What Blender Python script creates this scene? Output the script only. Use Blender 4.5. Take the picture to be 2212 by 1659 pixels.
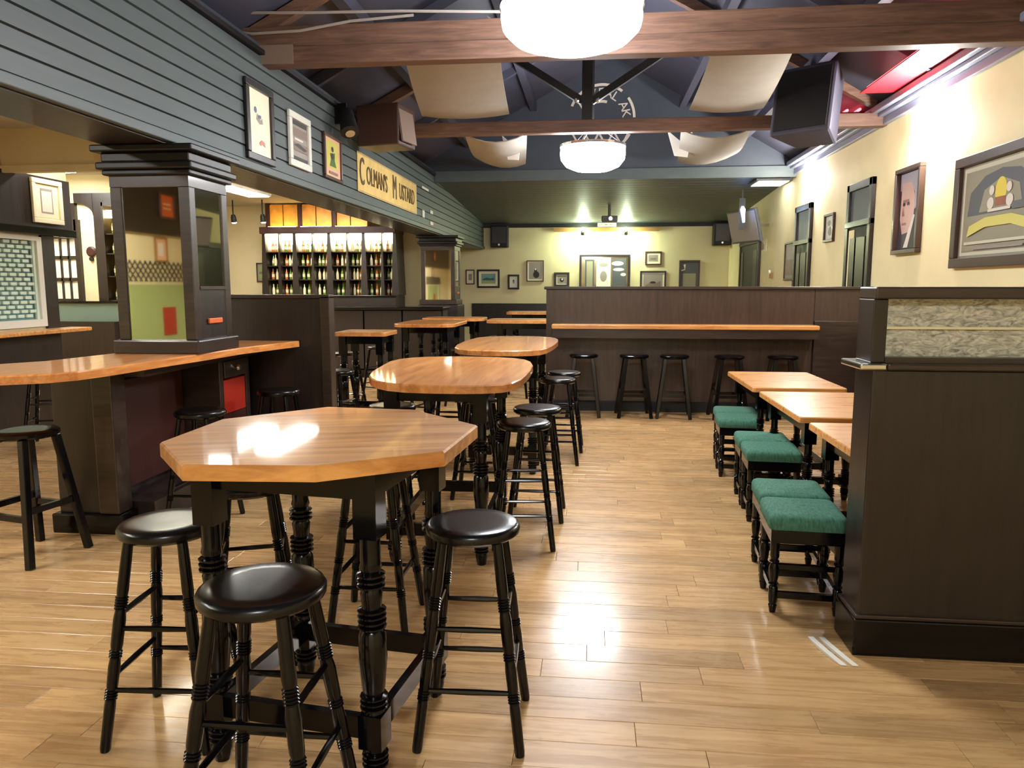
import bpy, math, random
from mathutils import Vector, Matrix
random.seed(7)
for o in list(bpy.data.objects): bpy.data.objects.remove(o, do_unlink=True)
S = bpy.context.scene
COL = S.collection
R = math.radians

# ------------------------------------------------------------------ camera
EYE = 1.5
cam = bpy.data.cameras.new('camera'); camo = bpy.data.objects.new('camera', cam); COL.objects.link(camo)
cam.sensor_width = 36.0; cam.lens = 1620.0/2212.0*36.0
camo.location = (0, 0, EYE); camo.rotation_euler = (R(90-7.438), 0, R(6.079))
cam.clip_start = 0.05
S.camera = camo
# ------------------------------------------------------------------ world, exposure
w = bpy.data.worlds.new('world'); S.world = w; w.use_nodes = True
w.node_tree.nodes['Background'].inputs[0].default_value = (0.6, 0.65, 0.75, 1)
w.node_tree.nodes['Background'].inputs[1].default_value = 0.02
S.view_settings.view_transform = 'Standard'; S.view_settings.look = 'None'
S.view_settings.exposure = 0.0; S.view_settings.gamma = 1.0
S.view_settings.use_curve_mapping = False
# light strengths (every one belongs to a lamp built further down)
E_PENDANT, E_TROFFER, E_WALL, E_BAR, E_RED, E_AMBER = 60.0, 48.0, 380.0, 20.0, 7.0, 34.0

# ------------------------------------------------------------------ materials
def s2l(c): return c/12.92 if c <= .04045 else ((c+.055)/1.055)**2.4
def rgb(r, g, b): return (s2l(r/255), s2l(g/255), s2l(b/255), 1)
MATS = {}
def mat(name, col, rough=.5, metal=0., spec=.5, emit=None, estr=0., coat=0., noise=0., nscale=6., bump=0., bscale=40., trans=0., ior=1.45, stretch=None):
    m = bpy.data.materials.new(name); m.use_nodes = True
    nt = m.node_tree; b = nt.nodes['Principled BSDF']
    b.inputs['Base Color'].default_value = col; b.inputs['Roughness'].default_value = rough
    b.inputs['Metallic'].default_value = metal; b.inputs['Specular IOR Level'].default_value = spec
    b.inputs['Coat Weight'].default_value = coat; b.inputs['Coat Roughness'].default_value = .12
    b.inputs['Transmission Weight'].default_value = trans; b.inputs['IOR'].default_value = ior
    if emit:
        b.inputs['Emission Color'].default_value = emit; b.inputs['Emission Strength'].default_value = estr
    if noise or bump:
        tc = nt.nodes.new('ShaderNodeTexCoord'); mp = nt.nodes.new('ShaderNodeMapping')
        nt.links.new(tc.outputs['Object'], mp.inputs[0])
        if stretch: mp.inputs['Scale'].default_value = stretch
    if noise:
        n = nt.nodes.new('ShaderNodeTexNoise'); n.inputs['Scale'].default_value = nscale; n.inputs['Detail'].default_value = 6
        nt.links.new(mp.outputs[0], n.inputs[0])
        hv = nt.nodes.new('ShaderNodeHueSaturation'); hv.inputs['Color'].default_value = col
        mr = nt.nodes.new('ShaderNodeMapRange'); mr.inputs['From Min'].default_value = .3; mr.inputs['From Max'].default_value = .7
        mr.inputs['To Min'].default_value = 1-noise; mr.inputs['To Max'].default_value = 1+noise
        nt.links.new(n.outputs['Fac'], mr.inputs['Value']); nt.links.new(mr.outputs[0], hv.inputs['Value'])
        nt.links.new(hv.outputs[0], b.inputs['Base Color'])
    if bump:
        n2 = nt.nodes.new('ShaderNodeTexNoise'); n2.inputs['Scale'].default_value = bscale; n2.inputs['Detail'].default_value = 3
        nt.links.new(mp.outputs[0], n2.inputs[0])
        bp = nt.nodes.new('ShaderNodeBump'); bp.inputs['Strength'].default_value = bump; bp.inputs['Distance'].default_value = .01
        nt.links.new(n2.outputs['Fac'], bp.inputs['Height']); nt.links.new(bp.outputs[0], b.inputs['Normal'])
    MATS[name] = m
    return m

def wood(name, c1, c2, rough=.3, coat=.3, axis='X', per_object=0., attr=None, rot=0., scale=1.):
    """grain stretched along one axis, with per-piece tone from the object's random number or a mesh attribute"""
    m = bpy.data.materials.new(name); m.use_nodes = True
    nt = m.node_tree; b = nt.nodes['Principled BSDF']; L = nt.links.new
    tc = nt.nodes.new('ShaderNodeTexCoord'); mp = nt.nodes.new('ShaderNodeMapping')
    sc = {'X': (1.2, 14, 14), 'Y': (14, 1.2, 14), 'Z': (14, 14, 1.2)}[axis]
    mp.inputs['Scale'].default_value = tuple(scale*v for v in sc)
    rt = nt.nodes.new('ShaderNodeMapping'); rt.inputs['Rotation'].default_value = (0, 0, R(rot))
    L(tc.outputs['Object'], rt.inputs[0])
    add = nt.nodes.new('ShaderNodeVectorMath'); add.operation = 'ADD'
    L(rt.outputs[0], add.inputs[0])
    src = None
    if attr:
        a = nt.nodes.new('ShaderNodeAttribute'); a.attribute_name = attr; src = a.outputs['Fac']
    elif per_object:
        oi = nt.nodes.new('ShaderNodeObjectInfo'); src = oi.outputs['Random']
    if src:
        mu = nt.nodes.new('ShaderNodeMath'); mu.operation = 'MULTIPLY'; mu.inputs[1].default_value = 37.
        L(src, mu.inputs[0]); L(mu.outputs[0], add.inputs[1])
    L(add.outputs[0], mp.inputs[0])
    n = nt.nodes.new('ShaderNodeTexNoise'); n.inputs['Scale'].default_value = 2.2; n.inputs['Detail'].default_value = 8; n.inputs['Roughness'].default_value = .62
    n.inputs['Distortion'].default_value = .6
    L(mp.outputs[0], n.inputs[0])
    cr = nt.nodes.new('ShaderNodeValToRGB')
    cr.color_ramp.elements[0].position = .32; cr.color_ramp.elements[0].color = c1
    cr.color_ramp.elements[1].position = .68; cr.color_ramp.elements[1].color = c2
    L(n.outputs['Fac'], cr.inputs[0])
    out = cr.outputs[0]
    if src:
        hv = nt.nodes.new('ShaderNodeHueSaturation')
        mr = nt.nodes.new('ShaderNodeMapRange'); mr.inputs['To Min'].default_value = 1-per_object; mr.inputs['To Max'].default_value = 1+per_object*.8
        L(src, mr.inputs['Value']); L(mr.outputs[0], hv.inputs['Value']); L(out, hv.inputs['Color']); out = hv.outputs[0]
    L(out, b.inputs['Base Color'])
    mr2 = nt.nodes.new('ShaderNodeMapRange'); mr2.inputs['To Min'].default_value = rough*.8; mr2.inputs['To Max'].default_value = rough*1.25
    L(n.outputs['Fac'], mr2.inputs['Value']); L(mr2.outputs[0], b.inputs['Roughness'])
    b.inputs['Coat Weight'].default_value = coat; b.inputs['Coat Roughness'].default_value = .05 if coat > .6 else .1
    MATS[name] = m
    return m

wood('oak_piece', rgb(168, 128, 82), rgb(204, 166, 114), .27, .25, 'X', .17)
wood('oak_rest', rgb(168, 128, 82), rgb(204, 166, 114), .27, .25, 'X', .17, attr='tone')
wood('table_oak', rgb(160, 94, 36), rgb(224, 160, 84), .40, .7, 'X', rot=-24, scale=.55)
wood('table_oak_y', rgb(168, 98, 42), rgb(220, 150, 80), .40, .7, 'Y', scale=.6)
wood('counter_oak', rgb(186, 110, 52), rgb(230, 156, 84), .30, .5, 'Y')
wood('ledge_oak', rgb(190, 120, 60), rgb(234, 172, 100), .28, .3, 'X')
wood('beam_brown', rgb(80, 54, 42), rgb(120, 88, 70), .55, 0., 'X')
wood('dark_panel', rgb(25, 18, 16), rgb(41, 30, 26), .38, .12, 'Z')
wood('dark_panel_y', rgb(34, 25, 20), rgb(58, 42, 33), .36, .2, 'X')
wood('dark_panel_z', rgb(52, 38, 31), rgb(70, 52, 42), .36, .2, 'Z')
mat('subfloor', rgb(40, 28, 18), .9)
mat('black_gloss', rgb(7, 6, 8), .17, spec=.32, coat=.12)
mat('black_seat', rgb(15, 13, 12), .26, spec=.35, coat=.1, noise=.45, nscale=9, stretch=(1, 7, 1))
mat('capital_black', rgb(16, 14, 15), .42)
mat('black_matt', rgb(22, 20, 21), .55)
mat('iron', rgb(30, 28, 28), .4, metal=.6)
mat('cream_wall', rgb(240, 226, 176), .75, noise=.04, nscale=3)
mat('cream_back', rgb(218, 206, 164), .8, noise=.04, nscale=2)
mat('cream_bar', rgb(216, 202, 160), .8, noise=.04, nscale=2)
mat('white_ceiling', rgb(190, 186, 172), .8)
mat('blue_board', rgb(76, 85, 86), .5, noise=.07, nscale=5, stretch=(1, .4, 6))
mat('blue_dark', rgb(62, 68, 78), .5, noise=.06, nscale=4)
mat('roof_dark', rgb(66, 66, 80), .6, noise=.08, nscale=3)
mat('plate_blue', rgb(140, 145, 165), .35)
mat('swag_grey', rgb(168, 164, 156), .75, noise=.05, nscale=5)
mat('swag_tail', rgb(214, 206, 196), .7)
mat('green_cloth', rgb(62, 108, 88), .9, noise=.34, nscale=34, bump=.3, bscale=180, stretch=(3.2, 1, 1))
mat('mirror', rgb(222, 220, 206), .03, metal=1.)
mat('mirror_old', rgb(150, 140, 118), .08, metal=1.)
mat('chrome', rgb(210, 210, 205), .2, metal=1.)
mat('brass', rgb(190, 150, 80), .25, metal=1.)
mat('lamp_white', (1, 1, 1, 1), .4, emit=(.93, .96, 1, 1), estr=E_PENDANT)
mat('troffer_white', (1, 1, 1, 1), .4, emit=(1, .97, .9, 1), estr=E_TROFFER)
mat('wall_lamp_white', (1, 1, 1, 1), .4, emit=(1, .97, .94, 1), estr=E_WALL)
mat('bar_white', (1, 1, 1, 1), .4, emit=(1, .86, .55, 1), estr=E_BAR)
mat('amber_strip', (1, .7, .3, 1), .4, emit=(1, .62, .16, 1), estr=E_AMBER)
mat('green_spot', (1, 1, 1, 1), .4, emit=(.86, 1, .70, 1), estr=1100)
mat('red_tube', (1, .2, .2, 1), .4, emit=(1, .10, .12, 1), estr=E_RED)
mat('blue_tube', (.3, .5, 1, 1), .4, emit=(.25, .45, 1, 1), estr=14)
mat('panel_light', (1, 1, 1, 1), .4, emit=(.95, 1, .95, 1), estr=7)
mat('amber_glass', rgb(236, 170, 70), .35, spec=.5, noise=.2, nscale=7)
mat('cab_back', rgb(226, 196, 120), .5, noise=.25, nscale=9)
mat('glass_text', rgb(190, 188, 170), .22, noise=.55, nscale=22, bump=1., bscale=34, stretch=(.6, 1, 1.4), trans=.12)
MATS['glass_text'].node_tree.nodes['Noise Texture'].inputs['Distortion'].default_value = 3.
mat('glass_clear', (1, 1, 1, 1), .05, trans=1., ior=1.3)
mat('grille_white', rgb(206, 226, 212), .4)
mat('frame_white', rgb(216, 216, 206), .5)
mat('frame_black', rgb(28, 24, 22), .35, coat=.2)
mat('frame_brown', rgb(70, 48, 40), .4, coat=.2)
mat('frame_gold', rgb(150, 110, 58), .4)
mat('red_paint', rgb(158, 36, 20), .5)
mat('red_tray', rgb(150, 12, 28), .6)
mat('orange_paint', rgb(206, 96, 40), .5)
mat('red_brown', rgb(58, 26, 22), .45)
mat('sign_cream', rgb(214, 184, 112), .6, noise=.10, nscale=9)
mat('sign_ink', rgb(84, 66, 38), .6)
for nm, c in dict(paper=(232, 224, 196), paper_w=(226, 222, 208), paper_y=(206, 196, 92), ink_blue=(96, 104, 128), ink_red=(206, 120, 96),
                  ink_black=(36, 32, 26), ink_brown=(128, 108, 96), ink_grey=(150, 140, 132), green_ink=(70, 104, 30), teal=(112, 150, 146), teal_d=(60, 92, 96),
                  peach=(226, 176, 142), skin=(206, 172, 158), skin_d=(150, 112, 100), hair=(172, 166, 178), suit=(66, 52, 52), board_g=(150, 164, 104),
                  mir_grey=(150, 144, 120), mir_dark=(86, 88, 92), mir_pale=(206, 202, 178), banner_y=(214, 206, 104), emblem_y=(226, 206, 60), emblem_r=(150, 84, 56),
                  dark_ink=(52, 44, 52), pale=(222, 214, 200)).items():
    mat(nm, rgb(*c), .5)
mat('glass_green', rgb(104, 124, 116), .15)
mat('bottle_green', rgb(110, 136, 48), .12, spec=.7, coat=.4)
mat('bottle_amber', rgb(186, 112, 48), .12, spec=.7, coat=.4)
mat('bottle_clear', rgb(232, 222, 170), .1, spec=.7, coat=.4)
mat('bottle_label', rgb(226, 214, 176), .5)

# ------------------------------------------------------------------ mesh helpers
WLOC = {}
class MB:
    def __init__(s): s.v = []; s.f = []; s.mi = []; s.cur = 0
    def add(s, vs, fs):
        b = len(s.v); s.v += [tuple(p) for p in vs]; s.f += [tuple(i+b for i in f) for f in fs]; s.mi += [s.cur]*len(fs); return s
    def box(s, x0, x1, y0, y1, z0, z1):
        return s.add([(x0,y0,z0),(x1,y0,z0),(x1,y1,z0),(x0,y1,z0),(x0,y0,z1),(x1,y0,z1),(x1,y1,z1),(x0,y1,z1)],
                     [(0,3,2,1),(4,5,6,7),(0,1,5,4),(1,2,6,5),(2,3,7,6),(3,0,4,7)])
    def obox(s, c, size, m):
        hx, hy, hz = [d/2 for d in size]; c = Vector(c)
        return s.add([c+m@Vector(p) for p in [(-hx,-hy,-hz),(hx,-hy,-hz),(hx,hy,-hz),(-hx,hy,-hz),(-hx,-hy,hz),(hx,-hy,hz),(hx,hy,hz),(-hx,hy,hz)]],
                     [(0,3,2,1),(4,5,6,7),(0,1,5,4),(1,2,6,5),(2,3,7,6),(3,0,4,7)])
    def bar(s, p0, p1, wd, hg):
        """rectangular bar from p0 to p1; wd horizontal, hg the other way"""
        p0, p1 = Vector(p0), Vector(p1); d = (p1-p0); L = d.length; d.normalize()
        up = Vector((0,0,1)) if abs(d.z) < .95 else Vector((0,1,0))
        u = d.cross(up).normalized(); v = u.cross(d)
        m = Matrix((d, u, v)).transposed()
        return s.obox((p0+p1)/2, (L, wd, hg), m)
    def turn(s, p0, p1, prof, n=10):
        """lathe about the line p0-p1; prof = [(t, r)] with t from 0 to 1"""
        p0, p1 = Vector(p0), Vector(p1); d = p1-p0; L = d.length; d = d.normalized()
        up = Vector((1,0,0)) if abs(d.x) < .9 else Vector((0,1,0))
        u = d.cross(up).normalized(); v = d.cross(u)
        vs = []; fs = []
        for t, r in prof:
            c = p0+d*(t*L)
            for k in range(n):
                a = 2*math.pi*k/n; vs.append(c+u*(r*math.cos(a))+v*(r*math.sin(a)))
        for i in range(len(prof)-1):
            for k in range(n):
                a, b = i*n+k, i*n+(k+1) % n; fs.append((a, b, b+n, a+n))
        fs.append(tuple(range(n))[::-1]); fs.append(tuple((len(prof)-1)*n+k for k in range(n)))
        return s.add(vs, fs)
    def cyl(s, p0, p1, r, n=10, r1=None): return s.turn(p0, p1, [(0, r), (1, r if r1 is None else r1)], n)
    def prism(s, pts, z0, z1, ch=0.):
        """vertical prism from a counter-clockwise outline, with a small chamfer round the top edge"""
        n = len(pts); cx = sum(p[0] for p in pts)/n; cy = sum(p[1] for p in pts)/n
        def ring(z, ins):
            o = []
            for x, y in pts:
                d = math.hypot(x-cx, y-cy) or 1; k = (d-ins)/d; o.append((cx+(x-cx)*k, cy+(y-cy)*k, z))
            return o
        rings = [ring(z0, 0), ring(z1-ch, 0), ring(z1, ch)] if ch else [ring(z0, 0), ring(z1, 0)]
        vs = [p for r in rings for p in r]; fs = []
        for i in range(len(rings)-1):
            for k in range(n):
                a, b = i*n+k, i*n+(k+1) % n; fs.append((a, b, b+n, a+n))
        fs.append(tuple(range(n))[::-1]); fs.append(tuple((len(rings)-1)*n+k for k in range(n)))
        return s.add(vs, fs)
    def tube(s, pts, r, n=6):
        pts = [Vector(p) for p in pts]
        for a, b in zip(pts, pts[1:]): s.cyl(a, b, r, n)
        return s
    def build(s, name, m, parent=None, smooth=False, bevel=0., world=False):
        off = WLOC.get(parent.name, Vector((0,0,0))) if (world and parent) else Vector((0,0,0))
        me = bpy.data.meshes.new(name); me.from_pydata([tuple(Vector(p)-off) for p in s.v], [], s.f)
        for x in (m if isinstance(m, (list, tuple)) else [m]): me.materials.append(MATS[x])
        me.polygons.foreach_set('material_index', s.mi)
        if smooth:
            me.polygons.foreach_set('use_smooth', [True]*len(me.polygons))
            try: me.set_sharp_from_angle(angle=R(38))
            except Exception: pass
        me.update()
        o = bpy.data.objects.new(name, me); COL.objects.link(o)
        if bevel:
            bm = o.modifiers.new('bevel', 'BEVEL'); bm.width = bevel; bm.segments = 2; bm.limit_method = 'ANGLE'
        if parent:
            o.parent = parent
            WLOC[o.name] = off
        return o
def tag(o, label=None, cat=None, group=None, kind=None):
    if label: o['label'] = label
    if cat: o['category'] = cat
    if group: o['group'] = group
    if kind: o['kind'] = kind
    return o
def thing(name, label, cat, loc=(0,0,0), rz=0., group=None, kind=None):
    o = bpy.data.objects.new(name, None); COL.objects.link(o); o.empty_display_size = .1
    o.location = loc; o.rotation_euler = (0, 0, rz); WLOC[o.name] = Vector(loc)
    return tag(o, label, cat, group, kind)
def struct(name, mb, m, parent=None, **k):
    o = mb.build(name, m, parent, **k)
    if not parent: o['kind'] = 'structure'
    return o
def box(x0, x1, y0, y1, z0, z1): return MB().box(x0, x1, y0, y1, z0, z1)
def copy_tree(o, parent=None):
    c = o.copy(); COL.objects.link(c); c.parent = parent
    for ch in list(o.children): copy_tree(ch, c)
    return c
def text_mesh(txt, size, name, m, parent, mat3, extr=.004):
    """flat lettering turned into a mesh; mat3 = 4x4 placing the text in the parent's space"""
    cu = bpy.data.curves.new(name, 'FONT'); cu.body = txt; cu.size = size; cu.extrude = extr; cu.align_x = 'CENTER'; cu.align_y = 'CENTER'
    cu.resolution_u = 3
    t = bpy.data.objects.new(name, cu); COL.objects.link(t)
    dg = bpy.context.evaluated_depsgraph_get()
    me = bpy.data.meshes.new_from_object(t.evaluated_get(dg))
    bpy.data.objects.remove(t, do_unlink=True)
    me.transform(mat3); me.materials.clear(); me.materials.append(MATS[m])
    o = bpy.data.objects.new(name, me); COL.objects.link(o); o.parent = parent
    return o

# ------------------------------------------------------------------ the room
XR, XL, XS, YB, YF = 3.2, -5.7, -2.65, 18.4, -3.2     # right wall, left wall, soffit face, back wall, wall behind the camera
EAVE, RIDGE, XRG = 3.42, 5.15, .28
LIPY = 12.7
floor = struct('floor', box(-8.2, XR, YF, YB, -.12, -.02), 'subfloor')
# oak boards laid across the room
PW, GAP = .138, .0014
lens = [.62, .84, 1.05, 1.28, 1.55]
pm = {}
for L in lens:
    mb = MB()
    c = .0012
    x0, x1, y0, y1 = -L/2+GAP/2, L/2-GAP/2, -PW/2+GAP/2, PW/2-GAP/2
    mb.add([(x0,y0,-.02),(x1,y0,-.02),(x1,y1,-.02),(x0,y1,-.02),(x0,y0,-c),(x1,y0,-c),(x1,y1,-c),(x0,y1,-c),(x0+c,y0+c,0),(x1-c,y0+c,0),(x1-c,y1-c,0),(x0+c,y1-c,0)],
           [(0,1,5,4),(1,2,6,5),(2,3,7,6),(3,0,4,7),(4,5,9,8),(5,6,10,9),(6,7,11,10),(7,4,8,11),(8,9,10,11)])
    pm[L] = mb
planks = []
y = YF+PW/2; row = 0
while y < YB:
    x = XL-2.4-random.random()*1.2; prev = None
    while x < XR:
        L = random.choice([l for l in lens if l != prev]); prev = L
        planks.append((x+L/2, y, L)); x += L
    y += PW
def inview(p):
    x, yy, L = p
    if yy < 1.5: return False
    return (-.80*yy - L/2 < x < .60*yy + L/2) and x-L/2 > -4.6
seen = sorted([p for p in planks if inview(p) and p[0]+p[2]/2 <= XR], key=lambda p: p[1])[:300]
ss = set(seen); plank_me = {}
for L, mb in pm.items():
    me = bpy.data.meshes.new('plank'); me.from_pydata(mb.v, [], mb.f); me.materials.append(MATS['oak_piece']); plank_me[L] = me
for p in seen:
    o = bpy.data.objects.new('plank', plank_me[p[2]]); COL.objects.link(o); o.parent = floor
    o.location = (p[0], p[1], random.uniform(-.0008, 0))
rest = MB(); tones = []
for p in planks:
    if p in ss: continue
    b = len(rest.v); mb = pm[p[2]]
    x1 = min(XR, p[0]+p[2]/2)
    rest.add([(min(v[0]+p[0], XR), v[1]+p[1], v[2]) for v in mb.v], mb.f)
    t = random.random(); tones += [t]*len(mb.f)
ro = rest.build('planking', 'oak_rest', floor); ro['kind'] = 'stuff'
at = ro.data.attributes.new('tone', 'FLOAT', 'FACE'); at.data.foreach_set('value', tones)

# walls
struct('wall_right', box(XR, XR+.15, YF, YB+.15, 0, EAVE+.1), 'cream_wall')
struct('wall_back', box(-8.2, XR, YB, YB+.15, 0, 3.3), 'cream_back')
struct('wall_front', box(-8.2, XR, YF-.15, YF, 0, 5.3), 'cream_wall')
wl = struct('wall_left', box(XL-.14, XL, YF, 6.0, 0, 3.0).box(XL-.14, XL, 7.26, 7.50, 0, 2.05).box(XL-.14, XL, 6.0, 7.26, 0, 1.08).box(XL-.14, XL, 6.0, 7.26, 1.98, 2.05).box(XL-.14, XL, 6.0, 7.80, 2.05, 3.0), 'cream_bar')
MB().box(XL, XL+.03, 5.2, 5.9, 1.06, 2.62).box(XL, XL+.03, 7.32, 7.50, 0, 2.03).box(XL, XL+.03, 5.9, 7.80, 2.03, 2.62).box(XL, XL+.03, 5.2, 7.32, 0, 1.02).build('panelling', 'dark_panel', wl)
MB().box(XL, XL+.07, 5.2, 7.82, 2.02, 2.10).build('moulding', 'black_gloss', wl, bevel=.01)
MB().box(XL, XL+.05, YF, 2.6, 2.17, 3.0).build('dark_board', 'dark_panel', wl)
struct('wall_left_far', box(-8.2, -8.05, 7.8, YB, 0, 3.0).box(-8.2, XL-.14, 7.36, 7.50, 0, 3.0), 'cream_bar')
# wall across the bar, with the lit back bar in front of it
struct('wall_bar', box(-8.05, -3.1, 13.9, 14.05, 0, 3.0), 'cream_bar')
# facing wall with the glazed door and the arch, left
wf = struct('wall_snug', box(-8.05, -7.52, 9.8, 9.95, 0, 3.0).box(-7.06, -6.1, 9.8, 9.95, 0, 3.0).box(-7.52, -7.06, 9.8, 9.95, 2.2, 3.0).box(-7.52, -7.06, 9.8, 9.95, 0, 1.28), 'cream_bar')
MB().box(-8.05, -7.03, 9.74, 9.8, 2.18, 2.62).box(-7.06, -7.0, 9.74, 9.8, 1.2, 2.4).box(-6.76, -6.1, 9.74, 9.8, 0, 2.75).box(-8.05, -6.1, 9.70, 9.8, 0, 1.03).build('panelling', 'dark_panel', wf)
# arched dark spandrel over the cream recess
pts = [(-7.03, 2.75)]+[(-7.03+.27*math.sin(a), 2.45+.17*math.cos(a)) for a in [i*math.pi/16 for i in range(9)]]+[(-6.76, 2.75)]
mb = MB(); n = len(pts)
mb.add([(x, 9.735, z) for x, z in pts]+[(x, 9.80, z) for x, z in pts], [tuple(range(n)), tuple(range(2*n-1, n-1, -1))]+[(k, k+n, (k+1) % n+n, (k+1) % n) for k in range(n)])
mb.build('arch_spandrel', 'dark_panel', wf)
# bar ceiling and the cream bulkhead over the snug
struct('ceiling', box(-8.2, XS-.43, YF, YB, 3.0, 3.12), 'white_ceiling')
bk = struct('wall_bulkhead', box(XL, -4.74, 6.9, 7.04, 2.60, 3.0), 'cream_bar')
MB().box(XL, -4.70, 6.86, 6.9, 2.585, 2.65).build('moulding', 'cream_bar', bk)
# soffit with painted boards
sf = struct('wall_soffit', box(XS-.43, XS-.02, YF, YB, 2.40, EAVE), 'blue_dark')
nb = 8; bh = (3.32-2.46)/nb
for i in range(nb):
    z0 = 2.46+i*bh
    mb = MB(); y0, y1 = YF, YB
    mb.add([(XS-.02,y0,z0+.002),(XS,y0,z0+.006),(XS-.004,y0,z0+bh-.008),(XS-.02,y0,z0+bh-.002),(XS-.02,y1,z0+.002),(XS,y1,z0+.006),(XS-.004,y1,z0+bh-.008),(XS-.02,y1,z0+bh-.002)],
           [(0,1,2,3),(7,6,5,4),(0,4,5,1),(1,5,6,2),(2,6,7,3)])
    mb.build('board', 'blue_board', sf)
MB().box(XS-.02, XS+.025, YF, YB, 2.395, 2.455).build('bottom_trim', 'blue_board', sf, bevel=.006)
MB().box(XS-.02, XS+.03, YF, YB, 3.325, 3.36).build('top_trim', 'black_matt', sf)
MB().box(XS-.44, XS-.02, YF, YB, 2.385, 2.40).build('underside', 'dark_panel', sf)
# gable roof
sl = RIDGE-EAVE
rf = struct('ceiling_roof', MB().add([(XR+.1,YF,EAVE-.02),(XRG,YF,RIDGE),(XS-.43,YF,EAVE-.02),(XR+.1,LIPY,EAVE-.02),(XRG,LIPY,RIDGE),(XS-.43,LIPY,EAVE-.02),
    (XR+.1,YF,EAVE+.1),(XRG,YF,RIDGE+.12),(XS-.43,YF,EAVE+.1),(XR+.1,LIPY,EAVE+.1),(XRG,LIPY,RIDGE+.12),(XS-.43,LIPY,EAVE+.1)],
    [(0,3,4,1),(1,4,5,2),(6,7,10,9),(7,8,11,10),(0,1,7,6),(1,2,8,7),(3,9,10,4),(4,10,11,5),(0,6,9,3),(2,5,11,8)]), 'roof_dark')
for k, t in enumerate((.30, .62)):
    for sgn, xe in ((1, XR), (-1, XS-.43)):
        x = xe+(XRG-xe)*t; z = EAVE+sl*t-.09
        MB().box(x-.05, x+.05, YF, LIPY, z-.07, z+.05).build('purlin', 'roof_dark', rf)
for yy in (7.5, 10.5):
    for xe in (XR, XS-.3):
        MB().bar((xe, yy, EAVE-.02), (XRG, yy, RIDGE-.05), .06, .10).build('rafter', 'roof_dark', rf)
# end gable over the lower ceiling, fascia and lower ceiling boards
gw = struct('wall_gable', box(XS-.3, XR, LIPY, LIPY+.12, 3.24, RIDGE), 'blue_dark')
MB().box(XS, XR, LIPY-.06, LIPY, 3.22, 3.40).build('fascia', 'blue_board', gw, bevel=.01)
lc = struct('ceiling_low', MB().add([(XS-.3,LIPY+.06,3.28),(XR,LIPY+.06,3.28),(XR,YB,3.0),(XS-.3,YB,3.0),(XS-.3,LIPY+.06,3.4),(XR,LIPY+.06,3.4),(XR,YB,3.12),(XS-.3,YB,3.12)],
    [(0,3,2,1),(4,5,6,7),(0,1,5,4),(1,2,6,5),(2,3,7,6),(3,0,4,7)]), 'blue_dark')
NB = 24; dy = (YB-LIPY-.12)/NB
for i in range(NB):
    ya, yb = LIPY+.06+i*dy+.006, LIPY+.06+(i+1)*dy-.006
    za = 3.28-.28*(ya-LIPY-.06)/(YB-LIPY-.06); zb = 3.28-.28*(yb-LIPY-.06)/(YB-LIPY-.06)
    MB().add([(XS,ya,za-.018),(XR,ya,za-.018),(XR,yb,zb-.018),(XS,yb,zb-.018),(XS,ya,za+.002),(XR,ya,za+.002),(XR,yb,zb+.002),(XS,yb,zb+.002)],
             [(0,3,2,1),(0,1,5,4),(1,2,6,5),(2,3,7,6),(3,0,4,7)]).build('board', 'blue_board', lc)
# cornice along the right wall
co = struct('trim_1', box(XR-.05, XR, YF, LIPY-.06, 3.26, 3.34), 'plate_blue', bevel=.008)
MB().box(XR-.11, XR, YF, LIPY-.06, 3.34, 3.38).box(XR-.17, XR, YF, LIPY-.06, 3.38, 3.45).build('cornice', 'plate_blue', co, bevel=.01)
struct('trim_2', box(XS, XR, YB-.05, YB, 2.90, 2.99), 'black_matt')
# dado and skirting
struct('baseboard_back', box(XS-.3, XR, YB-.04, YB, 0, 1.08), 'dark_panel')
struct('baseboard_right', box(XR-.03, XR, 3.3, YB-.05, 0, .95), 'dark_panel')

# doors on the right wall
def wall_door(n, y0, y1, ztop, zrail, open_=False):
    d = struct('door_%d' % n, box(XR-.05, XR, y0, y0+.09, 0, ztop).box(XR-.05, XR, y1-.09, y1, 0, ztop).box(XR-.05, XR, y0, y1, ztop-.09, ztop).box(XR-.06, XR, y0, y1, zrail-.07, zrail), 'dark_panel', bevel=.006)
    MB().box(XR-.02, XR-.005, y0+.09, y1-.09, zrail, ztop-.09).build('transom_pane', 'mir_dark', d)
    MB().box(XR-.03, XR-.005, y0+.09, y1-.09, 0, zrail-.07).build('leaf', 'black_matt', d)
    MB().box(XR-.042, XR-.03, y0+.16, y0+.5, 1.05, zrail-.2).box(XR-.042, XR-.03, y1-.4, y1-.17, 1.05, zrail-.2).build('panel', 'dark_panel', d)
    MB().cyl((XR-.03, y0+.15, 1.02), (XR-.09, y0+.15, 1.02), .018, 8).cyl((XR-.085, y0+.15, 1.02), (XR-.085, y0+.27, 1.02), .012, 8).build('door_handle', 'brass', d)
    if open_:
        MB().box(XR-.036, XR-.028, y1-.30, y1-.11, 0, zrail-.1).build('jamb_reveal', 'cream_wall', d)
wall_door(1, 9.15, 10.0, 2.74, 2.28, True)
wall_door(2, 11.6, 12.45, 2.72, 2.2)
wall_door(3, 15.0, 16.9, 2.45, 2.40)

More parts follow.
